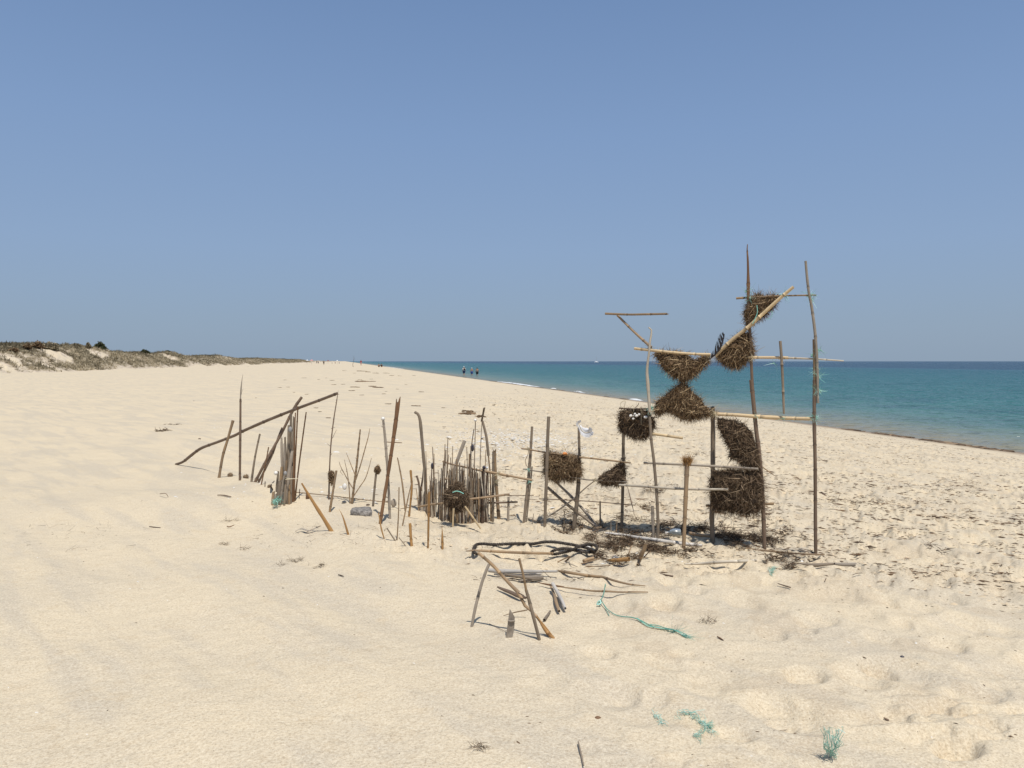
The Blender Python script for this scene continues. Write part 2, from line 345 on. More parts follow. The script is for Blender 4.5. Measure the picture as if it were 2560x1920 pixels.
def tube(mb, P, r, n=10, knots=None, end='hollow', seed=0, flat=1.0, mi=0, rough=0.05, samples=None, kn=1.22, sag=0.0):
    """a cane or stick along P; r: radius or list of radii (metres)"""
    rng = np.random.RandomState(seed * 7 + 13)
    P = np.asarray(P, float); L = np.linalg.norm(np.diff(P, axis=0), axis=1).sum()
    ns = samples or int(max(6, min(70, L / 0.035)))
    C = crom(P, ns); rr = np.interp(np.linspace(0, 1, ns), np.linspace(0, 1, len(np.atleast_1d(r))), np.atleast_1d(r)) if not np.isscalar(r) else np.full(ns, r)
    d = np.concatenate([[0], np.cumsum(np.linalg.norm(np.diff(C, axis=0), axis=1))]); L = d[-1]
    tn = np.ones(ns)
    if knots:
        ks = []; x = knots * rng.uniform(0.2, 0.9)
        while x < L - 0.03: ks.append(x); x += knots * rng.uniform(0.75, 1.2)
        if ks:
            dd = np.unique(np.concatenate([d, *[[k - 0.010, k - 0.004, k, k + 0.004, k + 0.010] for k in ks]])); dd = dd[(dd >= 0) & (dd <= L)]
            C = np.stack([np.interp(dd, d, C[:, i]) for i in range(3)], 1); rr = np.interp(dd, d, rr); d = dd
            tn = np.ones(len(d))
            for k in ks:
                g = np.exp(-((d - k) / 0.005) ** 2); rr = rr * (1 + (kn - 1) * g); tn = tn * (1 - 0.6 * np.exp(-((d - k - 0.007) / 0.005) ** 2)) * (1 + 0.35 * np.exp(-((d - k + 0.006) / 0.006) ** 2))
    ns = len(C)
    wob = 1 + rough * np.interp(d, np.linspace(0, L, max(3, int(L / 0.08) + 2)), rng.uniform(-1, 1, max(3, int(L / 0.08) + 2)))
    rr = rr * wob
    if end == 'point': rr[-3:] *= np.array([0.8, 0.5, 0.08])
    if sag:
        C[:, 2] -= sag * np.sin(np.pi * d / L)
    T, A, B = frames(C); th = np.linspace(0, 2 * np.pi, n, endpoint=False)
    lump = 1 + rough * 0.6 * rng.uniform(-1, 1, n)
    V = C[:, None] + (rr[:, None] * lump)[..., None] * (np.cos(th)[None, :, None] * A[:, None] * flat + np.sin(th)[None, :, None] * B[:, None])
    if end in ('split', 'jag'):
        V[-1] += T[-1] * (rng.uniform(-1, 1.6, n) * rr[-1] * (1.6 if end == 'split' else 0.7))[:, None]
    uv = np.stack([np.tile(np.abs(np.linspace(-1, 1, n, endpoint=False)) * 0.5, ns), np.repeat(d, n)], 1)
    F = [(i * n + j, i * n + (j + 1) % n, (i + 1) * n + (j + 1) % n, (i + 1) * n + j) for i in range(ns - 1) for j in range(n)]
    F = [f[::-1] for f in F]
    mb.add(V.reshape(-1, 3), F, uv, np.repeat(tn, n), mi)
    # ends
    for e, s in ((0, -1), (ns - 1, 1)):
        ring = V[e]; c = C[e]
        if end in ('hollow', 'split', 'jag') and rr[e] > 0.004:
            q = c + (ring - c) * 0.62; deep = q - T[e] * s * rr[e] * 2.2
            VV = np.vstack([ring, q, deep, (c - T[e] * s * rr[e] * 2.2)[None]])
            FF = []
            for j in range(n):
                k = (j + 1) % n
                FF += [(j, k, n + k, n + j), (n + j, n + k, 2 * n + k, 2 * n + j), (2 * n + j, 2 * n + k, 3 * n)]
            if s < 0: FF = [f[::-1] for f in FF]
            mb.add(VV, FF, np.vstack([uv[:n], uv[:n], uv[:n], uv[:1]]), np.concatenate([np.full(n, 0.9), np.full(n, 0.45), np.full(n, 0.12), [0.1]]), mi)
        else:
            VV = np.vstack([ring, c[None] + T[e] * s * rr[e] * 0.3]); FF = [(j, (j + 1) % n, n) for j in range(n)]
            if s < 0: FF = [f[::-1] for f in FF]
            mb.add(VV, FF, np.vstack([uv[:n], uv[:1]]), 0.8, mi)
    return C
def ribbons(mb, P0, DIR, LEN, W, tint, curl=0.6, segs=3, seed=0, mi=0, droop=0.0, face=None):
    """many thin curled strands at once"""
    rng = np.random.RandomState(seed + 5); n = len(P0)
    D = DIR / (np.linalg.norm(DIR, axis=1)[:, None] + 1e-9)
    side = np.cross(D, rng.normal(size=(n, 3)) if face is None else np.asarray(face)[None] + 0 * D); side /= np.linalg.norm(side, axis=1)[:, None] + 1e-9
    bend = np.cross(side, D) * rng.uniform(-1, 1, n)[:, None] * curl
    V = []
    cur = P0.copy(); d = D.copy()
    for k in range(segs + 1):
        w = W * (1 - 0.75 * k / segs)
        V.append(cur - side * w[:, None] / 2); V.append(cur + side * w[:, None] / 2)
        d = d + bend + np.array([0, 0, -droop]); d /= np.linalg.norm(d, axis=1)[:, None] + 1e-9
        cur = cur + d * (LEN / segs)[:, None]
    V = np.stack(V, 1)  # n, 2(segs+1), 3
    m = 2 * (segs + 1); base = np.arange(n) * m
    F = []
    for k in range(segs): F.append(np.stack([base + 2 * k, base + 2 * k + 1, base + 2 * k + 3, base + 2 * k + 2], 1))
    F = np.concatenate(F)
    mb.add(V.reshape(-1, 3), F.tolist(), None, np.repeat(tint, m), mi)
def ico(mb, c, r, sub=1, tint=1.0, mi=0, jit=0.0, seed=0, rot=None):
    bm = bmesh.new(); bmesh.ops.create_icosphere(bm, subdivisions=sub, radius=1.0)
    v = np.array([x.co[:] for x in bm.verts]); f = [tuple(q.index for q in x.verts) for x in bm.faces]; bm.free()
    rng = np.random.RandomState(seed + 3)
    if jit: v = v * (1 + jit * rng.uniform(-1, 1, len(v)))[:, None]
    v = v * np.atleast_1d(r)
    if rot is not None: v = v @ np.array(rot).T
    mb.add(v + np.asarray(c), f, np.abs(v[:, :2]), tint, mi)
def inside(poly, x, y):
    p = np.asarray(poly); c = np.zeros(len(x), bool); j = len(p) - 1
    for i in range(len(p)):
        xi, yi = p[i]; xj, yj = p[j]
        k = ((yi > y) != (yj > y)) & (x < (xj - xi) * (y - yi) / (yj - yi + 1e-12) + xi); c ^= k; j = i
    return c
def edge_dist(poly, x, y):
    p = np.asarray(poly, float); d = np.full(len(x), 1e9); P = np.stack([x, y], 1)
    for i in range(len(p)):
        a = p[i]; b = p[(i + 1) % len(p)]; ab = b - a
        t = np.clip(((P - a) @ ab) / (ab @ ab + 1e-9), 0, 1); d = np.minimum(d, np.linalg.norm(P - (a + t[:, None] * ab), axis=1))
    return d
# crops of the photograph in which the outlines were read off: origin and scale
def crop(ox, oy, s): return lambda x, y: (ox + x / s, oy + y / s)
c1 = crop(400, 900, 4.1475); c2 = crop(600, 950, 4.1475); c3 = crop(900, 980, 4.1475); c4 = crop(1200, 1000, 4.1475)
c5 = crop(1500, 740, 4.1475); c6 = crop(1750, 580, 4.1475); c7 = crop(1500, 1100, 4.1475); c8 = crop(1750, 950, 3.318)
d6 = crop(1150, 1330, 4.022); e6 = crop(1500, 1300, 8.508); e1 = crop(640, 1080, 8.293); e2 = crop(1040, 1080, 6.382)
d7 = crop(1550, 1700, 3.403); d4 = crop(800, 1400, 2.765); d5 = crop(1600, 1500, 2.304); d3 = crop(0, 1300, 2.458)

_rm = np.random.RandomState(77)
MOUNDS = [(h[0], h[1], 0.010 + 0.016 * _rm.uniform()) for h in (hit(*p) for p in ((545, 1193), (600, 1200), (628, 1205), (735, 1250), (822, 1248), (880, 1258), (932, 1265), (975, 1297), (950, 1310), (1070, 1373), (1030, 1363), (1105, 1373), (1022, 1291), (1066, 1280), (1240, 1300), (1310, 1306), (1363, 1314),
          (1435, 1326), (1555, 1328), (1643, 1356), (1710, 1368), (1781, 1356), (1911, 1370), (2040, 1387), (1178, 1566), (1270, 1593), (1348, 1599), (1382, 1594), (829, 1328), (870, 1336)))]
# ------------------------------------------------------------------ terrain sheet
def polar_sheet():
    inv = np.linspace(1 / 1.6, 1 / 12.0, 330); a = 1 / inv
    rows = np.concatenate([[0.05, 0.6, 1.2], a, np.geomspace(12.1, 45, 150), np.geomspace(45.6, 420, 210), np.geomspace(430, 30000, 36)])
    fine = np.linspace(-R(41), R(41), 960); side = np.concatenate([np.linspace(R(41.15), R(72), 110), np.linspace(R(75), R(285), 60), np.linspace(R(288), R(318.85), 110)])
    ang = np.concatenate([fine, side])
    A, D = np.meshgrid(ang, rows); X = D * np.sin(A); Y = D * np.cos(A)
    return X, Y, len(rows), len(ang)
X, Y, nr, na = polar_sheet()
Z = ground(X.ravel(), Y.ravel()).reshape(X.shape)
V = np.stack([X, Y, Z], -1).reshape(-1, 3)
i, j = np.meshgrid(np.arange(nr - 1), np.arange(na), indexing='ij'); jn = (j + 1) % na
F = np.stack([i * na + j, (i + 1) * na + j, (i + 1) * na + jn, i * na + jn], -1).reshape(-1, 4)[:, ::-1]
veg = dune_veg(V[:, 0], V[:, 1])
me = fast_mesh('sand', V, F, tint=veg)
sand = bpy.data.objects.new('sand', me); link(sand, kind='structure', label='pale dry beach sand with soft hollows, dunes rising on the left')

m, n, l, b = new_mat('beach_sand')
tc = N(n, 'ShaderNodeTexCoord'); P = tc.outputs['Object']
sep = N(n, 'ShaderNodeSeparateXYZ'); l.new(P, sep.inputs[0])
SAND_A = (0.612, 0.512, 0.364); SAND_B = (0.510, 0.440, 0.338); SAND_C = (0.52, 0.405, 0.26)
big = noise(n, l, P, 0.9, 4, 0.6); col = mixc(n, l, maprange(n, l, big, 0.42, 0.62, 0, 0.45), SAND_A, SAND_B)
mpb = N(n, 'ShaderNodeMapping'); l.new(P, mpb.inputs[0]); mpb.vector_type = 'TEXTURE'; mpb.inputs['Rotation'].default_value = (0, 0, -0.82); mpb.inputs['Scale'].default_value = (1.6, 0.32, 1)
bands = noise(n, l, mpb.outputs[0], 1.2, 3, 0.5); col = mixc(n, l, maprange(n, l, bands, 0.49, 0.61, 0, 0.75), col, SAND_B)  # greyer bands paint the tilt shading of wind ripples into the sand
spd = noise(n, l, P, 7.0, 4, 0.65); col = mixc(n, l, maprange(n, l, spd, 0.56, 0.72, 0, 0.45), col, SAND_C)
# shade of shallow footprint hollows, painted as flat browner patches
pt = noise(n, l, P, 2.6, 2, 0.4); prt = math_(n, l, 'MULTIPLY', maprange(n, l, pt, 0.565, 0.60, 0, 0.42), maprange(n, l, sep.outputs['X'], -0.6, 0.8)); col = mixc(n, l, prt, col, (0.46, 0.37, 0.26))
# grains: fade out with distance, where they could no longer be told apart
geo_d = N(n, 'ShaderNodeVectorMath', operation='LENGTH'); l.new(P, geo_d.inputs[0])
fade = maprange(n, l, geo_d.outputs['Value'], 3, 14, 1.0, 0.35)
g1 = noise(n, l, P, 170, 2, 0.7); g2 = noise(n, l, P, 80, 2, 0.6)
gd = math_(n, l, 'MULTIPLY', maprange(n, l, g1, 0.54, 0.74), fade)
col = mixc(n, l, math_(n, l, 'MULTIPLY', gd, 0.60), col, (0.30, 0.225, 0.15))
gl = math_(n, l, 'MULTIPLY', maprange(n, l, g1, 0.46, 0.28), fade); col = mixc(n, l, math_(n, l, 'MULTIPLY', gl, 0.5), col, (0.78, 0.70, 0.56))
g2d = math_(n, l, 'MULTIPLY', maprange(n, l, g2, 0.52, 0.72), fade); col = mixc(n, l, math_(n, l, 'MULTIPLY', g2d, 0.62), col, (0.36, 0.28, 0.19))
g2l = math_(n, l, 'MULTIPLY', maprange(n, l, g2, 0.47, 0.32), fade); col = mixc(n, l, math_(n, l, 'MULTIPLY', g2l, 0.45), col, (0.74, 0.65, 0.50))
# plants and dry litter hold the dune face
va = N(n, 'ShaderNodeAttribute', attribute_name='tint')
vn_ = noise(n, l, P, 1.3, 5, 0.7)
vc = mixc(n, l, maprange(n, l, vn_, 0.35, 0.65), (0.20, 0.170, 0.11), (0.36, 0.29, 0.20))
dune_s = mixc(n, l, maprange(n, l, noise(n, l, P, 2.2, 4, 0.7), 0.46, 0.60), (0.60, 0.51, 0.40), (0.34, 0.27, 0.19))
isd = maprange(n, l, va.outputs['Fac'], 0.0, 0.05)
col = mixc(n, l, isd, col, dune_s)
col = mixc(n, l, va.outputs['Fac'], col, vc)
wet = maprange(n, l, sep.outputs['Z'], 0.13, 0.03); wet.node.clamp = True
col = mixc(n, l, wet, col, (0.26, 0.19, 0.125))
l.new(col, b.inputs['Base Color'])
l.new(maprange(n, l, wet, 0, 1, 0.95, 0.45), b.inputs['Roughness']); b.inputs['Specular IOR Level'].default_value = 0.12
bp = N(n, 'ShaderNodeBump'); bp.inputs['Strength'].default_value = 0.55; bp.inputs['Distance'].default_value = 0.004
l.new(math_(n, l, 'ADD', g1, math_(n, l, 'MULTIPLY', g2, 1.5)), bp.inputs['Height'])
bp2 = N(n, 'ShaderNodeBump'); bp2.inputs['Strength'].default_value = 0.7; bp2.inputs['Distance'].default_value = 0.03
l.new(noise(n, l, P, 9.0, 4, 0.6), bp2.inputs['Height']); l.new(bp.outputs[0], bp2.inputs['Normal'])
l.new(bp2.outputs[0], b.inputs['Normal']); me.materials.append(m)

# ------------------------------------------------------------------ sea
cosd = np.array([-CO, 1.0]) / CN; seaw = np.array([1.0, CO]) / CN
ss = np.concatenate([np.linspace(19.6, 40, 70), np.geomspace(40.8, 300, 60), np.geomspace(320, 45000, 24)])
tt = np.concatenate([-np.geomspace(20, 45000, 14)[::-1], np.linspace(-15, 120, 260), np.geomspace(122, 700, 160), np.geomspace(740, 45000, 24)])
S, T_ = np.meshgrid(ss, tt, indexing='ij')
X = S * seaw[0] + T_ * cosd[0]; Y = S * seaw[1] + T_ * cosd[1]
fz = (1 - sst(120, 260, np.hypot(X, Y)))
Z = 0.035 * fbm(S / 1.6 + 0.4 * fbm(S / 5, T_ / 9, 203, 2), T_ / 6.5, 201, 3) * fz * sst(20.6, 26, S) + 0.012 * fbm(S / .6, T_ / 1.3, 207, 2) * fz * sst(20.6, 24, S)
# one small roller running up the sand
Z += 0.05 * np.exp(-((S - 22.4 - 0.5 * fbm(T_ / 11, 0 * S, 205, 2)) / 0.5) ** 2) * fz
V = np.stack([X, Y, Z], -1).reshape(-1, 3); ni, nj = S.shape
i, j = np.meshgrid(np.arange(ni - 1), np.arange(nj - 1), indexing='ij')
F = np.stack([i * nj + j, (i + 1) * nj + j, (i + 1) * nj + j + 1, i * nj + j + 1], -1).reshape(-1, 4)
me = fast_mesh('sea', V, F); sea = bpy.data.objects.new('sea', me); link(sea, kind='structure', label='calm turquoise sea, deep blue towards the horizon')
m, n, l, b = new_mat('sea_water')
tc = N(n, 'ShaderNodeTexCoord'); P = tc.outputs['Object']; sep = N(n, 'ShaderNodeSeparateXYZ'); l.new(P, sep.inputs[0])
s_ = math_(n, l, 'DIVIDE', math_(n, l, 'ADD', sep.outputs['X'], math_(n, l, 'MULTIPLY', sep.outputs['Y'], CO)), CN)
mpw = N(n, 'ShaderNodeMapping'); l.new(P, mpw.inputs[0]); mpw.inputs['Rotation'].default_value = (0, 0, -math.atan(CO)); mpw.inputs['Scale'].default_value = (1, 0.25, 1)
wob = noise(n, l, mpw.outputs[0], 0.05, 3); s_w = math_(n, l, 'ADD', s_, math_(n, l, 'MULTIPLY', math_(n, l, 'SUBTRACT', wob, 0.5), 14.0))
wobf = noise(n, l, mpw.outputs[0], 0.006, 3); s_w = math_(n, l, 'ADD', s_w, math_(n, l, 'MULTIPLY', math_(n, l, 'MULTIPLY', math_(n, l, 'SUBTRACT', wobf, 0.5), maprange(n, l, s_, 30, 200)), 120.0))
lg = math_(n, l, 'LOGARITHM', math_(n, l, 'MAXIMUM', math_(n, l, 'SUBTRACT', s_w, 18.0), 1.0), 10.0)   # log10(distance from the waterline + 3)
rp = N(n, 'ShaderNodeValToRGB'); l.new(math_(n, l, 'DIVIDE', lg, 3.6), rp.inputs[0])
def lp(s): return math.log10(max(s - 18.0, 1.0)) / 3.6
stops = [(21.0, (0.235, 0.215, 0.155)), (24.0, (0.165, 0.200, 0.165)), (30, (0.082, 0.172, 0.158)), (45, (0.030, 0.130, 0.130)), (110, (0.016, 0.105, 0.122)), (188, (0.012, 0.085, 0.112)), (203, (0.030, 0.115, 0.155)),
         (222, (0.010, 0.046, 0.090)), (1500, (0.010, 0.042, 0.085))]
rp.color_ramp.elements[0].position = lp(stops[0][0]); rp.color_ramp.elements[0].color = (*stops[0][1], 1)
rp.color_ramp.elements[1].position = lp(stops[-1][0]); rp.color_ramp.elements[1].color = (*stops[-1][1], 1)
for s0, c in stops[1:-1]:
    e = rp.color_ramp.elements.new(lp(s0)); e.color = (*c, 1)
mp2 = N(n, 'ShaderNodeMapping'); l.new(P, mp2.inputs[0]); mp2.inputs['Rotation'].default_value = (0, 0, -math.atan(CO)); mp2.inputs['Scale'].default_value = (1, 0.35, 1)
w1 = noise(n, l, P, 0.75, 3, 0.6); w2 = noise(n, l, P, 0.13, 4, 0.65)
w3 = noise(n, l, mp2.outputs[0], 0.5, 3, 0.6)
wk = math_(n, l, 'MULTIPLY', math_(n, l, 'ADD', maprange(n, l, w2, 0.42, 0.62, 0, 0.3), maprange(n, l, w3, 0.48, 0.62, 0, 0.25)), maprange(n, l, s_, 24, 34, 0.2, 1.0))
col = mixc(n, l, wk, rp.outputs[0], (0.010, 0.060, 0.085))  # darker ripple streaks: uneven reflection painted into the water colour
# shallow water keeps its own sandy colour, a greenish weed bed near the right edge
dist = N(n, 'ShaderNodeVectorMath', operation='LENGTH'); l.new(P, dist.inputs[0])
bp = N(n, 'ShaderNodeBump'); bp.inputs['Distance'].default_value = 0.6; l.new(maprange(n, l, dist.outputs['Value'], 30, 400, 1.0, 0.7), bp.inputs['Strength']); l.new(w1, bp.inputs['Height'])
bq = N(n, 'ShaderNodeBump'); bq.inputs['Distance'].default_value = 2.2; bq.inputs['Strength'].default_value = 0.8; l.new(w2, bq.inputs['Height']); l.new(bp.outputs[0], bq.inputs['Normal'])
fr = N(n, 'ShaderNodeFresnel'); fr.inputs['IOR'].default_value = 1.33; l.new(bq.outputs[0], fr.inputs['Normal'])
df = N(n, 'ShaderNodeBsdfDiffuse'); l.new(col, df.inputs['Color']); l.new(bq.outputs[0], df.inputs['Normal'])
gs = N(n, 'ShaderNodeBsdfGlossy'); gs.inputs['Roughness'].default_value = 0.16; gs.inputs['Color'].default_value = (1, 1, 1, 1); l.new(bq.outputs[0], gs.inputs['Normal'])
mx = N(n, 'ShaderNodeMixShader'); l.new(math_(n, l, 'MULTIPLY', fr.outputs[0], 0.62), mx.inputs[0]); l.new(df.outputs[0], mx.inputs[1]); l.new(gs.outputs[0], mx.inputs[2])
l.new(mx.outputs[0], n['Material Output'].inputs['Surface']); n.remove(b); me.materials.append(m)

# foam where the small wave breaks: (px ranges along the waterline)
def shore_t(px):      # t where the line of sight meets the waterline
    rto = (px - 1280.0) / FPX; y = 21.0 * CN / (rto + CO); return (y - CO * rto * y) / CN, y
def xy(s, t): return s * seaw[0] + t * cosd[0], s * seaw[1] + t * cosd[1]
def foam_strip(pxa, pxb, w, seed, label):
    ta, _ = shore_t(pxa); tb, _ = shore_t(pxb); rng = np.random.RandomState(seed); mb = MB()
    n_ = 90; t_ = np.linspace(min(ta, tb), max(ta, tb), n_)
    env = np.sin(np.pi * np.linspace(0.03, 0.97, n_)) ** 0.6
    s0 = 21.25 + 0.25 * fbm(t_ / 5, 0 * t_, seed, 3); ww = w * env * (0.55 + 0.6 * np.abs(fbm(t_ / 2.2, 0 * t_, seed + 2, 3)))
    prof = [(-0.5, 0.0), (-0.3, 0.05), (0.0, 0.09), (0.3, 0.05), (0.5, 0.0)]; V = []
    SS = s0[:, None] + np.array([p[0] for p in prof]) * ww[:, None] + 0.04 * rng.randn(n_, 5); TT = np.repeat(t_[:, None], 5, 1)
    XX, YY = xy(SS, TT); HH = np.array([p[1] for p in prof]) * env[:, None] * rng.uniform(0.5, 1.2, (n_, 5))
    V = np.stack([XX, YY, np.maximum(0, ground(XX, YY)) + 0.012 + HH], -1).reshape(-1, 3)
    F = [(k * 5 + q, k * 5 + q + 1, (k + 1) * 5 + q + 1, (k + 1) * 5 + q) for k in range(n_ - 1) for q in range(4)]
    mb.add(V, F); return mk('foam', mb, 'foam', label=label, kind='stuff', smooth=True)
foam_strip(1240, 1345, 1.0, 1, 'white foam of a small wave breaking along the shore')
foam_strip(1372, 1384, 0.4, 2, 'small patch of foam beside the breaking wave')
foam_strip(1425, 1458, 0.35, 3, 'thin foam line at the water edge')
foam_strip(1570, 1598, 0.7, 4, 'foam patch behind the tall cane')
foam_strip(960, 1010, 0.8, 5, 'faint foam line far along the shore')
# deep dark line and wavelet crest far out
# wrack of dark weed along the waterline
def wrack():
    rng = np.random.RandomState(8); mb = MB(); T = []
    for (pa, pb, dens) in ((1225, 1325, 0.7), (1345, 1412, 1.0), (1530, 1650, 0.6), (2060, 2200, 0.8), (2200, 2310, 1.6), (2300, 2450, 1.8), (2470, 2560, 0.9), (1080, 1200, .25)):
        ta, ya = shore_t(pa); tb, _ = shore_t(pb); L = abs(ta - tb); k = int(min(260, 26 * L) * dens)
        for q in range(k):
            T.append(rng.uniform(min(ta, tb), max(ta, tb)))
    T = np.array(T); Sx = 20.55 + 0.12 * rng.randn(len(T)) + 0.25 * fbm(T / 3.0, 0 * T, 77, 2); ok = fbm(T / 1.2, 0 * T + 3, 79, 3) > 0.08
    XX, YY = xy(Sx[ok], T[ok]); ZZ = ground(XX, YY)
    for q, (x, y, z) in enumerate(zip(XX, YY, ZZ)):
        r = rng.uniform(0.05, 0.16)
        ico(mb, (x, y, z + 0.01), (r * 1.2, r * 1.2, r * 0.26), 1, rng.uniform(0.1, 0.8), jit=0.4, seed=q)
    mk('seaweed_line', mb, 'weeddark', label='dark seaweed washed up along the water line', kind='stuff', smooth=False)
wrack()

# ------------------------------------------------------------------ dune plants
def tufts():
    rng = np.random.RandomState(31)
    n_ = 75000; t = np.exp(rng.uniform(np.log(60), np.log(900), n_)); s = rng.uniform(-62, -36.5, n_)
    x, y = s * seaw[0] + t * cosd[0], s * seaw[1] + t * cosd[1]
    v = dune_veg(x, y); ok = (rng.uniform(0, 1, n_) < v * 0.9 + 0.02) & (y > 5)
    x, y, t = x[ok], y[ok], t[ok]; k = len(x); z = ground(x, y)
    sz = rng.uniform(0.18, 0.45, k) * (1 + t / 500); mb = MB(); shade = np.clip(rng.uniform(0.25, 0.9, k) + 0.45 * fbm(x / 5, y / 5, 44, 2) - 0.5 * sst(-44, -47, coast(x, y)[0]), 0, 1)
    rep = 6; P0 = np.repeat(np.stack([x, y, z - 0.03], 1), rep, 0); q = len(P0)
    P0[:, :2] += rng.normal(0, 0.13, (q, 2)) * np.repeat(sz, rep)[:, None] * 2
    D = np.stack([rng.normal(0, 0.75, q), rng.normal(0, 0.75, q), rng.uniform(0.5, 1.2, q)], 1)
    ribbons(mb, P0, D, np.repeat(sz, rep) * rng.uniform(0.6, 1.2, q), np.repeat(sz, rep) * rng.uniform(0.12, 0.3, q), np.clip(np.repeat(shade, rep) + rng.normal(0, 0.12, q), 0, 1), 0.4, 2, 3)
    mk('dune_grass', mb, 'duneplant', label='dry grass and scrub covering the dune slope', kind='stuff', smooth=False)
tufts()
def bush(px, ytop, wpx, hpx, name, label, mat, seed, s_at=-44.5):
    rto = (px - 1280) / FPX; y = s_at * CN / (rto + CO); x = rto * y; rng = np.random.RandomState(seed)
    w = wpx / FPX * y; h = hpx / FPX * y; z = gz(x, y)
    top = at(px, ytop, y)[2]; z = min(z, top - h * 0.6); hh = top - z
    root = empty(name, (x, y, z), label, 'shrub', 'shrubs on the dune crest')
    mb = MB(); n_ = int(700 + 26 * wpx)
    th = rng.uniform(0, 6.28, n_); rr = np.sqrt(rng.uniform(0, 1, n_)); hz = rng.uniform(0, 1, n_) ** 0.7
    lob = 0.75 + 0.3 * vnoise(th * 1.2 + seed, hz * 3, seed)
    P0 = np.stack([x + np.cos(th) * rr * w / 2 * lob * np.sqrt(1 - hz ** 2 * 0.8), y + np.sin(th) * rr * w / 2 * lob, z + hz * hh * (0.72 + 0.28 * vnoise(th * 2, rr * 3, seed + 1)) * (1 - 0.35 * rr ** 2)], 1)
    D = np.stack([np.cos(th) * rr, np.sin(th) * rr, np.full(n_, 0.5)], 1) + rng.normal(0, 0.6, (n_, 3))
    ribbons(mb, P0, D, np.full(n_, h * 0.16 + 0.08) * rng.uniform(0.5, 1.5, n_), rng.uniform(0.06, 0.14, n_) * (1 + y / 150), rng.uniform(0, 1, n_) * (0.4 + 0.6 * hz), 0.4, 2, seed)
    mk('foliage', mb, mat, root, smooth=False)
    st = MB()
    for k in range(5):
        a = rng.uniform(0, 6.28); tube(st, [(x + 0.1 * math.cos(a), y + 0.1 * math.sin(a), z - 0.2), (x + w * 0.2 * math.cos(a), y + w * 0.2 * math.sin(a), z + hh * 0.6)], [0.05, 0.02], 5, end='cap', samples=5, seed=k)
    mk('stem', st, 'dark', root)
for a in ((250, 852, 42, 10, 'dune_shrub', 'round dark green shrub, highest on the dune crest', 'bushgreen', 1), (125, 852, 56, 16, 'dune_shrub', 'broad olive shrub on the dune crest at the left', 'duneplant', 2),
          (95, 853, 30, 15, 'dune_shrub', 'spiky grey brown shrub left of the broad olive shrub', 'weed', 3), (70, 856, 20, 12, 'dune_shrub', 'small dark spiky shrub on the crest near the left edge', 'weed', 4),
          (192, 858, 34, 9, 'dune_shrub', 'low green shrub left of the round dark shrub', 'duneplant', 5), (2, 884, 26, 18, 'dune_shrub', 'dark green shrub cut by the left edge of the picture', 'bushgreen', 6),
          (222, 853, 14, 8, 'dune_shrub', 'thin feathery shrub just left of the round dark one', 'duneplant', 7), (362, 872, 30, 7, 'dune_shrub', 'flat dark shrub where the crest starts to fall', 'bushgreen', 8),
          (35, 868, 30, 12, 'dune_shrub', 'brownish shrub half way up the left dune', 'weed', 9), (420, 875, 26, 5, 'dune_shrub', 'flat green cushion right of the crest dip', 'bushgreen', 10)):
    bush(*a)
# weed patches lying on the far beach (read off the photograph, each lies where the line of sight meets the sand)
def far_patches():
    rng = np.random.RandomState(5); mb = MB(); Q = []
    sp = [(835, 962, 12, 3), (858, 961, 10, 2), (888, 968, 22, 4), (930, 966, 18, 5), (945, 969, 26, 4), (905, 954, 30, 3), (930, 954, 20, 2), (880, 977, 14, 2), (905, 988, 10, 2), (993, 973, 8, 2), (1052, 980, 12, 2),
          (965, 979, 6, 2), (905, 928, 20, 3), (920, 930, 14, 2), (940, 933, 14, 2), (965, 933, 14, 2), (860, 927, 10, 1), (885, 933, 8, 2), (900, 950, 12, 2), (928, 948, 8, 2), (980, 939, 12, 1), (1000, 940, 10, 1), (1035, 939, 8, 1), (815, 945, 6, 1), (760, 945, 10, 3), (797, 949, 7, 2), (830, 951, 10, 2), (712, 950, 8, 2), (960, 985, 10, 2), (1015, 962, 7, 2),
          (735, 981, 8, 2), (767, 986, 9, 2), (700, 969, 9, 2), (720, 968, 8, 1), (1040, 1015, 20, 2), (1110, 1020, 12, 3), (1170, 1028, 30, 3), (1200, 1040, 30, 3), (1170, 1035, 40, 2), (970, 1010, 14, 2), (820, 1045, 12, 2), (790, 1020, 10, 2), (800, 1030, 9, 2), (640, 995, 6, 2), (470, 919, 5, 2), (545, 915, 8, 2), (575, 929, 4, 2), (620, 916, 4, 1), (1235, 1013, 8, 3), (1110, 1068, 9, 2), (1235, 1035, 9, 2)]
    for (px, py, w, h) in sp:
        c = hit(px, py); rw = w / FPX * c[1] / 2; rd = rw * rng.uniform(0.7, 1.4); k = int(8 + w * 1.6)
        for q in range(k):
            a = rng.uniform(0, 6.28); d = rng.uniform(0, 1) ** 0.6; Q.append((c[0] + rw * d * math.cos(a), c[1] + rd * d * math.sin(a), rw * rng.uniform(0.08, 0.30)))
    Q = np.array(Q); ZZ = ground(Q[:, 0], Q[:, 1])
    for q, ((x, y, r), z) in enumerate(zip(Q, ZZ)):
        ico(mb, (x, y, z + 0.01), (r * 1.6, r, min(0.10, r * 0.35)), 1, rng.uniform(0.1, 0.6), jit=0.35, seed=q)
    mk('seaweed_patches', mb, 'weed', label='scattered patches of dry brown seaweed on the far beach', kind='stuff', smooth=False)
far_patches()

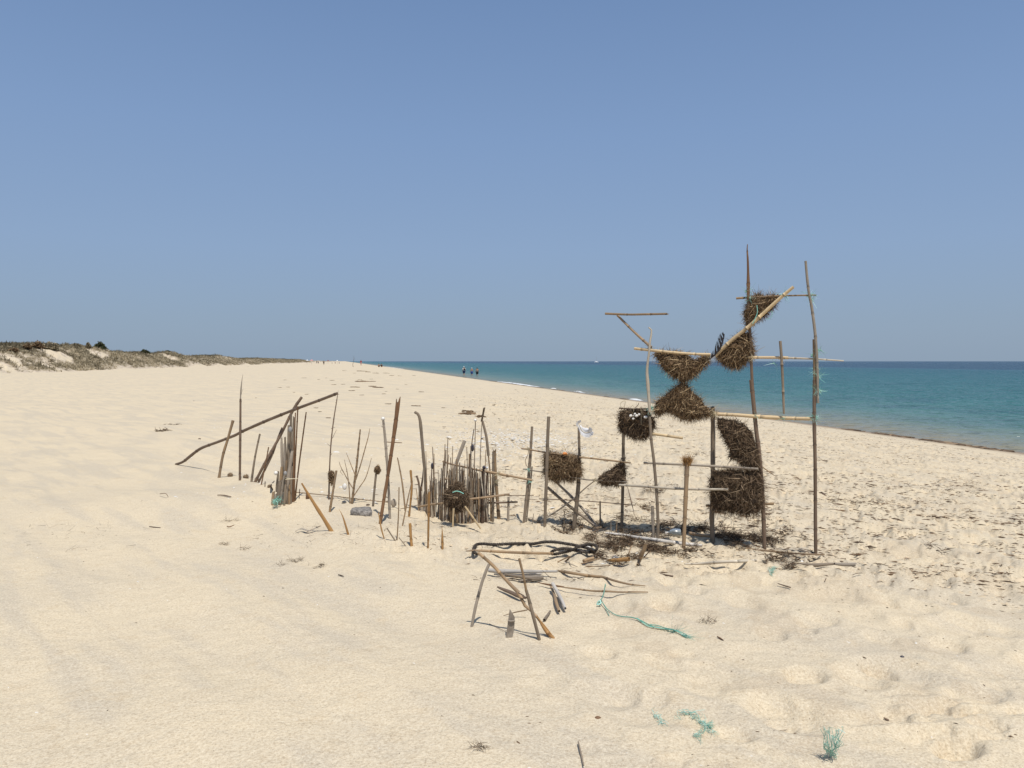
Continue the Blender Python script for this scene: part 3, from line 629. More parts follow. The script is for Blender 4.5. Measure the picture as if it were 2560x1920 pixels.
# ------------------------------------------------------------------ people far off, wind break, boat, marker stick
def person(px, py, hpx, label, skin='skin', top=None, bottom='navy', hat=None, bag=None, pose=0, seed=0, group=None, Y=None, bare=True, hair=True):
    base = hit(px, py) if Y is None else np.array([at(px, py, Y)[0], Y, 0.0])
    if Y is not None: base[2] = max(gz(base[0], base[1]), 0.0)
    H = hpx / FPX * base[1]; k = H / 1.75; rng = np.random.RandomState(seed)
    root = empty('person', base, label, 'person', group)
    sit = pose == 'sit'
    if sit: k = H / 0.95
    def W(x, y, z): return base + np.array([x, y, z]) * k
    a = rng.uniform(0.06, 0.2) if not sit else 0
    if not sit:
        J = {'pel': (0, 0, .93), 'wai': (0, 0.01, 1.08), 'che': (0, 0, 1.30), 'nek': (0, 0, 1.47), 'nk2': (0, 0.01, 1.53), 'hed': (0, 0.02, 1.63), 'top': (0, 0.02, 1.72),
             'lhp': (-.10, 0, .90), 'lkn': (-.11, a, .50), 'lan': (-.11, -a * .3, .09), 'lto': (-.12, a * .2 + .12, .03), 'rhp': (.10, 0, .90), 'rkn': (.11, -a * .2, .50), 'ran': (.11, -a, .10), 'rto': (.12, -a + .12, .03),
             'lsh': (-.20, 0, 1.41), 'lel': (-.27, -.03, 1.13), 'lwr': (-.28, .06, .88), 'lha': (-.28, .08, .79), 'rsh': (.20, 0, 1.41), 'rel': (.27, .03, 1.13), 'rwr': (.28, .12, .90), 'rha': (.28, .14, .81)}
    else:
        J = {'pel': (0, 0, .12), 'wai': (0, -.03, .27), 'che': (0, -.02, .48), 'nek': (0, 0, .64), 'nk2': (0, .01, .70), 'hed': (0, 0.02, .80), 'top': (0, 0.02, .89),
             'lhp': (-.10, .05, .12), 'lkn': (-.16, .45, .42), 'lan': (-.15, .62, .08), 'lto': (-.15, .75, .03), 'rhp': (.10, .05, .12), 'rkn': (.16, .45, .42), 'ran': (.15, .62, .08), 'rto': (.15, .75, .03),
             'lsh': (-.20, 0, .58), 'lel': (-.25, .14, .38), 'lwr': (-.16, .36, .40), 'lha': (-.14, .42, .42), 'rsh': (.20, 0, .58), 'rel': (.25, .14, .38), 'rwr': (.16, .36, .40), 'rha': (.14, .42, .42)}
    rad = {'pel': .15, 'wai': .13, 'che': .16, 'nek': .08, 'nk2': .06, 'hed': .105, 'top': .08, 'lhp': .10, 'rhp': .10, 'lkn': .062, 'rkn': .062, 'lan': .04, 'ran': .04, 'lto': .035, 'rto': .035, 'lsh': .07, 'rsh': .07,
           'lel': .045, 'rel': .045, 'lwr': .03, 'rwr': .03, 'lha': .035, 'rha': .035}
    E = [('pel', 'wai'), ('wai', 'che'), ('che', 'nek'), ('nek', 'nk2'), ('nk2', 'hed'), ('hed', 'top'), ('pel', 'lhp'), ('lhp', 'lkn'), ('lkn', 'lan'), ('lan', 'lto'), ('pel', 'rhp'), ('rhp', 'rkn'), ('rkn', 'ran'), ('ran', 'rto'),
         ('nek', 'lsh'), ('lsh', 'lel'), ('lel', 'lwr'), ('lwr', 'lha'), ('nek', 'rsh'), ('rsh', 'rel'), ('rel', 'rwr'), ('rwr', 'rha')]
    names = list(J); me = bpy.data.meshes.new('body'); me.from_pydata([tuple(np.array(J[q]) * k) for q in names], [(names.index(p), names.index(q)) for p, q in E], [])
    me.materials.append(M[skin]); o = bpy.data.objects.new('body', me); link(o, root); o.location = (0, 0, 0)
    o.modifiers.new('skin', 'SKIN').use_smooth_shade = True
    for i_, q in enumerate(names):
        me.skin_vertices[0].data[i_].radius = (rad[q] * k * (0.9 if q in ('pel', 'wai', 'che') else 1), rad[q] * k)
    me.skin_vertices[0].data[0].use_root = True
    o.modifiers.new('sub', 'SUBSURF').levels = 1; o.modifiers['sub'].render_levels = 1
    def seg(mb, p, q, r1, r2, n_=10): tube(mb, [W(*J[p]), W(*J[q])], [r1 * k, r2 * k], n_, end='cap', samples=5, rough=0.03)
    mb = MB()
    if bottom:
        for s in 'lr':
            p = np.array(J[s + 'hp']); q = p + (np.array(J[s + 'kn']) - p) * 0.75
            tube(mb, [W(*(p + (0, 0, .06))), W(*q)], [.125 * k, .10 * k], 10, end='cap', samples=5)
        tube(mb, [W(*(np.array(J['pel']) + (0, 0, -.06))), W(*(np.array(J['pel']) + (0, 0, .13)))], [.19 * k, .16 * k], 12, end='cap', samples=5, flat=1)
        mk('shorts', mb, bottom, root, kind='stuff')
    if top:
        mb = MB(); tube(mb, [W(*(np.array(J['pel']) + (0, 0, .08))), W(*J['che']), W(*(np.array(J['nek']) + (0, 0, -.02)))], [.165 * k, .20 * k, .11 * k], 12, end='cap', samples=8)
        for s in 'lr': tube(mb, [W(*J[s + 'sh']), W(*((np.array(J[s + 'sh']) + np.array(J[s + 'el'])) / 2))], [.085 * k, .07 * k], 8, end='cap', samples=4)
        mk('shirt', mb, top, root, kind='stuff')
    mb = MB(); hd = np.array(J['hed'])
    if hat:
        ico(mb, W(*(hd + (0, 0, .075))), (.115 * k, .12 * k, .07 * k), 2); tube(mb, [W(*(hd + (0, 0, .045))), W(*(hd + (0, 0, .055)))], .16 * k, 12, end='cap', samples=3); mk('hat', mb, hat, root, kind='stuff')
    elif hair:
        ico(mb, W(*(hd + (0, -.015, .045))), (.112 * k, .118 * k, .105 * k), 2, jit=0.05); mk('hair', mb, 'hair', root)
    mb = MB(); ico(mb, W(*(hd + (0, .115, .0))), (.018 * k, .03 * k, .03 * k), 1); mk('nose', mb, skin, root)
    for s in (-1, 1): mb = MB(); ico(mb, W(*(hd + (s * .105, .0, .0))), (.015 * k, .03 * k, .04 * k), 1); mk('ear', mb, skin, root)
    if bag:
        mb = MB(); ico(mb, W(.06, -.20, J['che'][2] - .05), (.15 * k, .09 * k, .20 * k), 2, jit=0.08); mk('backpack', mb, bag, root)
    return root
G3 = 'walkers at the water edge'
person(1160, 940.8, 24.5, 'man walking at the water edge in white cap and navy shorts with dark bag', bottom='navy', hat='whitecloth', top='whitecloth', bag='black', seed=1, group=G3)
person(1179.5, 942, 22.5, 'middle walker in white cap and blue shorts, bare back', bottom='blueshort', hat='whitecloth', seed=2, group=G3)
person(1193, 943.2, 24, 'right walker with dark hair and black trousers, bare back', bottom='black', seed=3, group=G3)
person(902.5, 914, 14, 'woman in dark red top walking alone beside the far marker stick', top='redcloth', bottom='pinkcloth', seed=4)
person(947, 917.5, 8.5, 'person sitting low at the water edge, left of two', pose='sit', bottom='black', seed=5); person(953.5, 917.8, 9, 'person sitting low at the water edge, right of two', pose='sit', top='black', bottom=None, seed=6)
person(809.5, 904.5, 11, 'tall dark clothed person standing among the far beach crowd', top='black', bottom='black', seed=7, Y=300)
for kx, (px, h, tp, lab) in enumerate(((792, 7, 'black', 'dark clothed person at the left of the far crowd'), (796, 7, 'navy', 'blue clothed person next to the dark one in the far crowd'), (830, 5, 'whitecloth', 'far bather in white right of the tall dark person'), (838, 5, 'redcloth', 'far bather in red near the water'), (848, 5, 'blueshort', 'last bather of the far crowd beside the sea'))):
    person(px, 904.6, h, lab, top=tp, bottom='navy', seed=20 + kx, Y=430, group='far off beach crowd')
def parasol(px, py, wpx, Y, mat, label):
    c = at(px, py, Y); z = gz(c[0], c[1]); r = wpx / FPX * Y / 2; root = empty('parasol', (c[0], c[1], z), label, 'parasol', 'parasols on the far beach')
    mb = MB(); tube(mb, [(c[0], c[1], z - .3), (c[0], c[1], z + 2.1)], 0.05, 8, end='cap', samples=4); mk('pole', mb, 'white', root)
    mb = MB(); n_ = 10; V = [(c[0], c[1], z + 2.3)] + [(c[0] + r * math.cos(q * 6.2832 / n_), c[1] + r * math.sin(q * 6.2832 / n_), z + 1.75) for q in range(n_)]
    V += [(v[0], v[1], v[2] - .04) for v in V]
    F = [(0, 1 + q, 1 + (q + 1) % n_) for q in range(n_)] + [(n_ + 1, n_ + 2 + (q + 1) % n_, n_ + 2 + q) for q in range(n_)] + [(1 + q, n_ + 2 + q, n_ + 2 + (q + 1) % n_, 1 + (q + 1) % n_) for q in range(n_)]
    mb.add(V, F); mk('canopy', mb, mat, root, smooth=False)
parasol(779, 900, 9, 330, 'pinkcloth', 'faded pink parasol, widest on the far beach'); parasol(768, 900, 6, 360, 'whitecloth', 'pale parasol left of the pink one'); parasol(843, 902, 5, 430, 'whitecloth', 'small white parasol near the sea on the far beach'); parasol(820, 902, 4, 450, 'redcloth', 'small red parasol in the middle of the far crowd')
# marker stick with a fork
def traced(pts, Ys): return [at(px, py, y) for (px, py), y in zip(pts, np.interp(np.linspace(0, 1, len(pts)), np.linspace(0, 1, len(Ys)), Ys))]
b0 = hit(883, 917.5)
mb = MB(); tube(mb, [b0 + (0, 0, -.3)] + traced([(883, 917), (882, 911), (884, 904), (887, 893)], [b0[1]]), [0.06, .05, .03, .02], 6, end='cap'); tube(mb, traced([(884, 904), (883.5, 896), (885, 889)], [b0[1]]), [.03, .015], 5, end='cap')
mk('marker_stick', mb, 'dark', label='thin forked marker stick standing far down the beach', cat='stick')
# sailing boat
bx, by = at(1491, 904.4, 1900)[0], 1900.0; k = 1900 / FPX
root = empty('sailing_boat', (bx, by, 0), 'white sailing boat with bare mast on the horizon', 'boat')
mb = MB(); nL = 12; V = []
for q in range(nL):
    u = q / (nL - 1) * 2 - 1; w = 1.6 * (1 - abs(u) ** 2.4) + 0.05; xx = u * 5.0
    for a, z in ((-1, 1.3), (-.6, 0), (0, -.6), (.6, 0), (1, 1.3)): V.append((bx + xx, by + a * w, z + 0.3 * u * u))
F = [(q * 5 + c, q * 5 + c + 1, (q + 1) * 5 + c + 1, (q + 1) * 5 + c) for q in range(nL - 1) for c in range(4)] + [(q * 5 + 4, q * 5, (q + 1) * 5, (q + 1) * 5 + 4) for q in range(nL - 1)]
mb.add(V, F); mk('hull', mb, 'sail', root)
mb = MB(); tube(mb, [(bx + .5, by, 1), (bx + .5, by, 15)], [.16, .10], 6, end='cap', samples=4); mk('mast', mb, 'greylight', root)
mb = MB(); tube(mb, [(bx + .5, by, 2.4), (bx - 4, by, 2.6)], [.35, .3], 8, end='cap', samples=4); mk('boom', mb, 'sail', root)
mb = MB(); tube(mb, [(bx + 2.5, by, 1.4), (bx - 2.0, by, 1.9)], [.8, 1.0], 8, end='cap', samples=5, flat=1); mk('cabin', mb, 'sail', root)

# ------------------------------------------------------------------ sticks and canes planted in the sand
YX = [400, 545, 640, 735, 790, 880, 975, 1070, 1160, 1310, 1363, 1435, 1555, 1643, 1711, 1781, 1911, 2040, 2300]
YY_ = [11.6, 10.4, 9.6, 8.4, 8.15, 8.0, 7.65, 7.45, 7.36, 7.36, 7.30, 7.2, 6.98, 6.70, 6.62, 6.58, 6.42, 6.20, 5.9]
def Yf(px): return float(np.interp(px, YX, YY_))
def wpts(cr, pts, Y=None, off=0.0):
    """traced points onto the upright plane in which the frame stands, or onto given depths"""
    out = []
    src = [cr(*p) for p in pts]
    for i, (px, py) in enumerate(src):
        if Y is None: y = Yf(px) + off
        elif np.isscalar(Y): y = Y + off
        else: y = np.interp(i / max(1, len(src) - 1), np.linspace(0, 1, len(Y)), Y) + off
        out.append(at(px, py, y))
    return out
def scale_of(cr): return cr(1, 0)[0] - cr(0, 0)[0]
_seed = [0]
def nseed(): _seed[0] += 1; return _seed[0]
def stake_mb(cr, pts, dia, lean=0.0, end='hollow', knots=0.22, n=10, Y=None, bury=0.12, flat=1.0, rough=0.05, mb=None):
    b = hit(*cr(*pts[0])); y0 = b[1] if Y is None else Y
    src = [cr(*p) for p in pts]; ys = [y0 + lean * i / (len(pts) - 1) for i in range(len(pts))]
    P = [at(px, py, y) for (px, py), y in zip(src, ys)]
    if Y is None: P[0] = b
    if bury: d = (P[0] - P[1]); d = d / np.linalg.norm(d); P = [P[0] + d * bury] + P
    k = scale_of(cr) / FPX / 2; rr = [q * k * y0 for q in np.atleast_1d(dia)]
    mb = mb or MB(); tube(mb, P, rr if len(rr) > 1 else rr[0], n, knots, end, nseed(), flat, rough=rough); return mb, P[1] if bury else P[0], P
def stake(name, cr, pts, dia, mat, label, cat='stick', group=None, parent=None, **kw):
    mb, o, P = stake_mb(cr, pts, dia, **kw)
    return mk(name, mb, mat, parent, label, None if parent else cat, group if parent is None else None, origin=o)
def bar(name, cr, pts, dia, mat, parent=None, label=None, cat=None, off=-0.03, Y=None, end='hollow', knots=0.25, group=None, rough=0.05, n=10):
    P = wpts(cr, pts, Y, off if Y is None else 0); ym = np.mean([p[1] for p in P]); k = scale_of(cr) / FPX / 2 * ym
    mb = MB(); rr = [q * k for q in np.atleast_1d(dia)]; tube(mb, P, rr if len(rr) > 1 else rr[0], n, knots, end, nseed(), rough=rough)
    return mk(name, mb, mat, parent, label, cat, group)
def lying(name, cr, pts, dia, mat, label, cat='cane', end='hollow', knots=0.25, lift=0.0, flat=1.0, rough=0.06, group=None, parent=None, lifts=None, n=10):
    """a stick lying on the sand: every traced point is where the line of sight meets the ground"""
    P = []; k = scale_of(cr) / FPX / 2; H = [hit(*cr(*p)) for p in pts]; ym = np.mean([h[1] for h in H]); rr = np.atleast_1d(dia) * k * ym
    for i, h in enumerate(H):
        lf = lifts[i] if lifts else lift; px, py = cr(*pts[i]); zc = h[2] + lf + rr.mean() * 0.7
        d = dirs(px, py); kk = (zc - EYE[2]) / d[2]; P.append(EYE + d * kk)
    mb = MB(); tube(mb, P, list(rr) if len(rr) > 1 else float(rr[0]), n, knots, end, nseed(), flat, rough=rough)
    return mk(name, mb, mat, parent, label, cat if parent is None else None, group)

def strand_clump(name, cr, poly, mat, label, thick=0.06, n=1500, length=0.07, seed=0, off=0.0, Y=None, bright=0.35, fringe=0.5, width=0.0045, group='seaweed clumps hung in the frame', parent=None, cat='seaweed', down=0.35, holes=()):
    """a matted pad of dried seaweed: dense lumpy core and thousands of loose curled strands"""
    rng = np.random.RandomState(seed); P = np.array([cr(*p) for p in poly]); x0, y0 = P.min(0); x1, y1 = P.max(0)
    sc = scale_of(cr); mpp = Yf(P[:, 0].mean()) / FPX if Y is None else Y / FPX
    def samp(k, inset):
        X_ = rng.uniform(x0, x1, k * 5); Y_ = rng.uniform(y0, y1, k * 5); ok = inside(P, X_, Y_); X_, Y_ = X_[ok], Y_[ok]; e = edge_dist(P, X_, Y_) * mpp
        for hcx, hcy, hr in holes:
            hx, hy = cr(hcx, hcy); ok2 = np.hypot(X_ - hx, Y_ - hy) > hr * sc; X_, Y_, e = X_[ok2], Y_[ok2], e[ok2]
        ok = e > inset; X_, Y_, e = X_[ok], Y_[ok], e[ok]; return X_[:k], Y_[:k], e[:k]
    def world(X_, Y_, dz):
        Yw = (np.interp(X_, YX, YY_) if Y is None else np.full(len(X_), Y)) + off + dz
        a = (X_ - 1280.0) / FPX; b = -(Y_ - 960.0) / FPX; d = np.stack([a, math.cos(PITCH) + b * math.sin(PITCH), -math.sin(PITCH) + b * math.cos(PITCH)], 1)
        return EYE + d * (Yw / d[:, 1])[:, None]
    mb = MB()
    X_, Y_, e = samp(int(n / 9) + 30, 0.014); C = world(X_, Y_, rng.normal(0, 0.3, len(X_)) * np.minimum(thick, e) * 0.8)
    for i, c in enumerate(C):
        r = min(0.034, max(0.014, e[i] * 0.85)) * rng.uniform(0.7, 1.1); ico(mb, c, (r * 1.15, r, r * rng.uniform(0.7, 1.0)), 1, rng.uniform(0, 0.38), jit=0.35, seed=i)
    X_, Y_, e = samp(int(n * 1.6), 0.004); k = len(X_); dz = -np.minimum(thick, e * 0.9 + 0.012) * rng.uniform(-0.7, 1.0, k); P0 = world(X_, Y_, dz)
    cx, cy = P.mean(0); D = np.stack([rng.normal(0, 1, k) + (X_ - cx) / (x1 - x0) * fringe * 2, np.sign(dz) * np.abs(rng.normal(0, 0.45, k)), rng.normal(0, 0.8, k) - (Y_ - cy) / (y1 - y0) * fringe * 2 - down], 1)
    L = length * 0.8 * rng.uniform(0.45, 1.3, k); T = np.clip(rng.beta(2.2, 2.4, k) + (rng.uniform(0, 1, k) < bright * 0.15) * rng.uniform(0.1, 0.5, k), 0, 1)
    ribbons(mb, P0, D, L, width * rng.uniform(0.5, 1.3, k), T, 0.75, 4, seed, droop=0.22)
    # ragged edge: loose strands hanging from the lower rim
    k3 = int(n * 0.10); X3, Y3, e3 = samp(k3 * 3, 0.0); sel = e3 < 0.03; X3, Y3 = X3[sel][:k3], Y3[sel][:k3]; k3 = len(X3)
    if k3: ribbons(mb, world(X3, Y3, rng.normal(0, thick * .4, k3)), np.stack([rng.normal(0, .5, k3), rng.normal(0, .3, k3), -np.abs(rng.normal(.8, .4, k3)) * np.where(Y3 > cy, 1, -.3)], 1), length * rng.uniform(.5, 1.3, k3), np.full(k3, width * .7), np.clip(rng.beta(1.5, 2.0, k3), 0, 1), .5, 4, seed + 3)
    # a few long pale stalks
    k2 = int(n * 0.015); X_, Y_, e = samp(k2, 0.0); k2 = len(X_); P0 = world(X_, Y_, -np.minimum(thick, e + 0.015)); D = rng.normal(0, 1, (k2, 3)) * np.array([1, .25, .8])
    ribbons(mb, P0, D, length * rng.uniform(0.9, 1.7, k2), np.full(k2, width * 1.1), rng.uniform(0.6, 1.0, k2), 0.12, 3, seed + 1)
    return mk(name, mb, mat, parent, label, None if parent else cat, None if parent else group, smooth=False)
def knot(parent, cr, p, r, Y=None, mat='teal', loose=7, length=0.08, seed=None, wraps=3, name='rope_tie', w=0.005, off=-0.03, down=0.3):
    """twine wound round a crossing of two canes, its frayed ends hanging loose"""
    seed = nseed() if seed is None else seed; rng = np.random.RandomState(seed); px, py = cr(*p); y = (Yf(px) if Y is None else Y) + off; c = at(px, py, y); rr = r * scale_of(cr) / FPX * y
    mb = MB()
    for q in range(wraps):
        tl = rng.uniform(-0.7, 0.7); t = np.linspace(0, 2 * np.pi, 12); h = rng.uniform(-0.6, 0.6) * rr
        V = [c + np.array([rr * math.cos(a) * 1.1, rr * math.sin(a) * 1.3 + 0.02, h + tl * rr * math.cos(a)]) for a in t]; tube(mb, V, w * 0.45, 5, end='cap', samples=14, seed=seed + q, rough=0.2)
        mb.t[-1][:] = 0.5; mb.t[-2][:] = 0.5; mb.t[-3][:] = rng.uniform(0.2, 0.8)
    if loose:
        k = loose * 3; D = rng.normal(0, 1, (k, 3)) * np.array([1, 0.5, 0.9]) - np.array([0, 0.2, down])
        ribbons(mb, np.repeat(c[None] + np.array([0, -rr, 0]), k, 0) + rng.normal(0, rr * 0.4, (k, 3)), D, length * rng.uniform(0.3, 1.1, k), np.full(k, w * 0.55) * rng.uniform(0.6, 1.3, k), rng.uniform(0.2, 1, k), 0.5, 4, seed + 9)
    return mk(name, mb, mat, parent, kind='stuff', smooth=False)

# ---- tall frame on the right: four poles, cross canes, ties
org = hit(*c8(535, 1395))
TF = empty('beach_sculpture', org, 'tall lashed sculpture of poles and cross canes, right of the low rail fence', 'sculpture')
def fp(name, cr, pts, dia, mat, label=None, **kw): return stake(name, cr, pts, dia, mat, label, parent=TF, **kw)
Yp4 = hit(*c8(535, 1395))[1]
fp('pole', c8, [(535, 1395), (527, 1150), (515, 900), (490, 600), (468, 430), (455, 300), (425, 0)], [30, 34, 34, 33], 'brown', 'tall dark brown pole', bury=0.15, end='cap')
mb = MB(); tube(mb, [at(*c6(a, b_), Yp4) for a, b_ in ((545, 1659), (530, 1320), (515, 1000), (500, 680), (500, 560))], [11.5 * Yp4 / FPX / 4.15 * q for q in (1.3, 1.3, 1.25, 1.2)], 10, 0.3, 'cap', 3); mk('pole', mb, 'brown', TF, 'upper length of the tall dark pole')
mb = MB(); tube(mb, [at(*c6(a, b_), Yp4 - .015) for a, b_ in ((500, 700), (500, 500), (496, 300), (489, 180), (492, 130))], [16 * Yp4 / FPX / 4.15, 19 * Yp4 / FPX / 4.15, 13 * Yp4 / FPX / 4.15, 10 * Yp4 / FPX / 4.15, 4 * Yp4 / FPX / 4.15], 10, 0.35, 'split', 4, flat=0.6); mk('pole_tip', mb, 'rust', TF, 'dark split tip of the tall pole')
Yp5 = hit(*c8(960, 1450))[1]
fp('pole', c8, [(960, 1450), (957, 1150), (955, 700), (948, 350), (950, 0)], [26, 28, 30, 30], 'brown', 'right hand dark pole', bury=0.15, end='cap', rough=0.08)
mb = MB(); kk = Yp5 / FPX / 4.1475 / 2; tube(mb, [at(*c6(a, b_), Yp5) for a, b_ in ((1192, 1659), (1190, 1400), (1187, 1112))], [34 * kk, 36 * kk, 40 * kk], 10, 0.3, 'hollow', 5); mk('pole', mb, 'tan', TF, 'middle length of the right pole')
mb = MB(); tube(mb, [at(*c6(a, b_), Yp5 - 0.02) for a, b_ in ((1222, 1775), (1220, 1659), (1215, 1400), (1205, 1200), (1188, 1000), (1155, 760), (1130, 640), (1108, 450), (1095, 300))], [26 * kk, 28 * kk, 30 * kk, 26 * kk, 26 * kk, 24 * kk], 10, 0.22, 'hollow', 6, rough=0.1); mk('pole', mb, 'greylight', TF, 'pale crooked upper length of the right pole')
fp('post', c7, [(1170, 1062), (1160, 820), (1165, 700), (1170, 300), (1172, 0), (1170, -300), (1167, -345)], [56, 52, 48, 46, 44], 'grey', 'square grey post', bury=0.15, end='cap', n=4, knots=None, rough=0.12)
fp('pole', c7, [(598, 1062), (600, 800), (582, 480), (557, 200), (532, 0), (515, -240)], [38, 34, 32, 28], 'grey', 'crooked pole left of the post', bury=0.15, end='cap', rough=0.09)
Yp1 = hit(*c7(598, 1062))[1]; kk = Yp1 / FPX / 4.1475 / 2
mb = MB(); tube(mb, [at(*c5(a, b_), Yp1) for a, b_ in ((515, 1200), (510, 1110), (495, 900), (488, 760), (512, 560), (517, 480), (533, 390), (530, 340), (505, 325))], [34 * kk, 32 * kk, 36 * kk, 30 * kk, 26 * kk, 22 * kk, 14 * kk], 10, None, 'cap', 8, rough=0.14); mk('pole', mb, 'pale', TF, 'pale driftwood upper pole with a hooked tip')
def fb(name, cr, pts, dia, mat, label=None, **kw): return bar(name, cr, pts, dia, mat, TF, label, **kw)
fb('cross_cane', c6, [(375, 688), (500, 680), (860, 662), (1205, 655)], [25, 21, 18, 18], 'tan', 'topmost thin cross cane')
fb('cross_cane', c6, [(505, 1300), (830, 1302), (915, 1305)], [30, 30], 'straw', 'thick straw coloured length of the middle cross cane')
fb('cross_cane', c6, [(905, 1305), (1160, 1315), (1330, 1325), (1490, 1336)], [24, 20, 17, 13], 'pale', 'thin end of the middle cross cane')
fb('cross_cane', c8, [(115, 282), (300, 290), (430, 300), (680, 316)], [30, 32, 33], 'straw', 'thick lower cross cane')
fb('cross_cane', c8, [(678, 316), (800, 319), (940, 322)], [30, 29], 'straw')
fb('cross_cane', c6, [(970, 568), (800, 712), (540, 950)], [30, 36, 38], 'straw', 'slanting straw cane, upper length', off=-0.06)
fb('cross_cane', c6, [(560, 935), (420, 1050), (330, 1120), (155, 1285)], [38, 38, 40], 'straw', 'slanting straw cane, lower length', off=-0.07)
fb('cross_cane', c5, [(1265, 545), (1200, 605), (1075, 712)], [22, 16, 12], 'straw', 'thin slanting cane end', off=-0.08, end='point')
fb('cross_cane', c5, [(360, 545), (600, 570), (900, 597), (1145, 607)], [30, 28, 28], 'straw', 'straw cane across the left arm', off=-0.05)
fb('cross_cane', c5, [(180, 200), (360, 378), (530, 532)], [24, 26, 30], 'tan', 'slanting brace of the left arm', off=-0.06)
fb('cross_cane', c5, [(55, 183), (290, 192), (450, 190), (690, 185)], [24, 22, 22], 'tan', 'topmost short cane of the left arm', off=-0.08, end='split')
fb('cross_cane', c5, [(540, 1428), (700, 1450), (860, 1472)], [30, 28], 'straw', 'short pale cane sticking out')
fb('cross_cane', c7, [(455, 236), (700, 248), (900, 256), (1150, 270), (1400, 285), (1640, 300)], [24, 24, 26], 'greylight', 'long grey cane through the waist', off=-0.06)
fb('cross_cane', c8, [(50, 1042), (300, 1035), (612, 1026)], [22, 22], 'tan', 'cane behind the lowest seaweed block', off=0.06)
fb('cross_cane', c8, [(470, 690), (550, 745), (650, 815)], [11, 9], 'tan', 'thin cane slanting down to the right', off=0.05, end='point')
fb('cross_cane', c7, [(200, 466), (400, 478), (600, 492), (900, 508), (1330, 513)], [24, 28, 26, 26], 'pale', 'long pale cane reaching over to the fence', off=-0.09)
fb('hanging_cane', c6, [(832, 1130), (845, 1300), (855, 1480), (862, 1659), (867, 1800), (870, 1886)], [28, 27, 25, 20], 'grey', 'short grey cane hanging between the cross canes', off=-0.06)
fp('peg', c7, [(555, 1050), (548, 850), (543, 685)], [30, 30], 'greylight', 'short stub at the foot of the crooked pole')
fp('brush_post', c7, [(868, 1115), (880, 800), (893, 500), (903, 260)], [38, 38, 44, 50], 'tan', 'post with frayed brush top', end='split')
yb = hit(*c7(868, 1115))[1]
mb = MB(); rng = np.random.RandomState(4); k_ = 420; c_ = at(*c7(905, 258), yb); P0 = c_ + rng.normal(0, 0.012, (k_, 3)); D = np.stack([rng.normal(0, .38, k_), rng.normal(0, .3, k_), rng.uniform(.6, 1, k_)], 1)
ribbons(mb, P0, D, rng.uniform(0.04, 0.095, k_), np.full(k_, .004), rng.uniform(0, 1, k_), .35, 3, 4); mk('brush', mb, 'orangefibre', TF, smooth=False)
for cr, p, r, mt, lo in ((c6, (497, 610), 20, 'teal', 12), (c6, (510, 690), 16, 'teal', 10), (c6, (862, 655), 22, 'teal', 12), (c6, (1140, 655), 18, 'teal', 9), (c6, (1160, 700), 9, 'teal', 7), (c6, (1190, 1275), 26, 'teal', 11), (c6, (1242, 1222), 9, 'teal', 9),
                         (c6, (1205, 1428), 24, 'teal', 9), (c6, (1220, 1490), 20, 'teal', 10), (c6, (1200, 1620), 24, 'teal', 9), (c6, (847, 1305), 18, 'fibre', 5), (c6, (768, 1360), 6, 'teal', 4), (c6, (535, 1300), 20, 'fibre', 8),
                         (c8, (955, 312), 20, 'teal', 16), (c8, (982, 82), 12, 'teal', 12), (c8, (692, 318), 16, 'teal', 5), (c8, (456, 296), 16, 'teal', 4), (c5, (530, 1155), 26, 'teal', 18), (c5, (1180, 1215), 30, 'fibre', 26), (c5, (1125, 625), 20, 'fibre', 14),
                         (c5, (520, 540), 22, 'fibre', 8), (c6, (548, 950), 22, 'fibre', 10), (c7, (1172, 272), 22, 'fibre', 4), (c7, (575, 490), 18, 'fibre', 3), (c7, (900, 508), 20, 'fibre', 3), (c5, (550, 1430), 14, 'fibre', 4)):
    knot(TF, cr, p, r, mat=mt, loose=lo, length=0.085 if mt == 'teal' else 0.07)

# ---- seaweed clumps and what hangs in the frame
SW = 'seaweed clumps hung in the frame'
strand_clump('seaweed_clump', c6, [(540, 665), (600, 640), (655, 655), (700, 665), (760, 640), (803, 668), (800, 712), (755, 780), (690, 850), (620, 895), (550, 925), (495, 965), (470, 1000), (478, 930), (462, 850), (475, 780), (500, 720)], 'weed',
             'highest seaweed clump, wedged under the top cross cane', n=2600, seed=11, thick=.06, bright=.3)
strand_clump('seaweed_clump', c6, [(430, 1035), (480, 1040), (530, 1065), (548, 1180), (560, 1270), (500, 1330), (455, 1365), (405, 1410), (330, 1400), (270, 1385), (210, 1330), (165, 1300), (230, 1215), (330, 1115)], 'weed',
             'seaweed clump under the slanting cane, right of the black feather', n=3200, seed=12, thick=.07, bright=.6)
strand_clump('seaweed_clump', c5, [(555, 590), (640, 572), (760, 572), (900, 592), (940, 650), (1010, 655), (1060, 622), (1130, 622), (1130, 690), (1060, 745), (990, 830), (900, 872), (850, 890), (790, 850), (740, 820), (680, 775), (620, 690)], 'weed',
             'crescent shaped seaweed clump hanging below the straw cane of the left arm', n=3400, seed=13, thick=.07, bright=.8)
strand_clump('seaweed_clump', c5, [(850, 885), (900, 915), (950, 985), (1030, 1050), (1080, 1130), (1160, 1180), (1200, 1215), (1180, 1250), (1090, 1245), (1040, 1265), (960, 1280), (870, 1280), (790, 1240), (700, 1200), (620, 1240), (556, 1200), (580, 1090), (680, 1025), (760, 955)], 'weed',
             'triangular seaweed clump under the crescent, widest at its foot', n=4200, seed=14, thick=.08, bright=.45)
strand_clump('seaweed_clump', c5, [(210, 1185), (300, 1175), (420, 1180), (500, 1185), (535, 1250), (570, 1310), (550, 1400), (490, 1465), (400, 1480), (300, 1450), (215, 1405), (190, 1330), (200, 1240)], 'weeddark',
             'seaweed pad with white shells tied on it', n=3000, seed=15, thick=.07, bright=.4, width=.005)
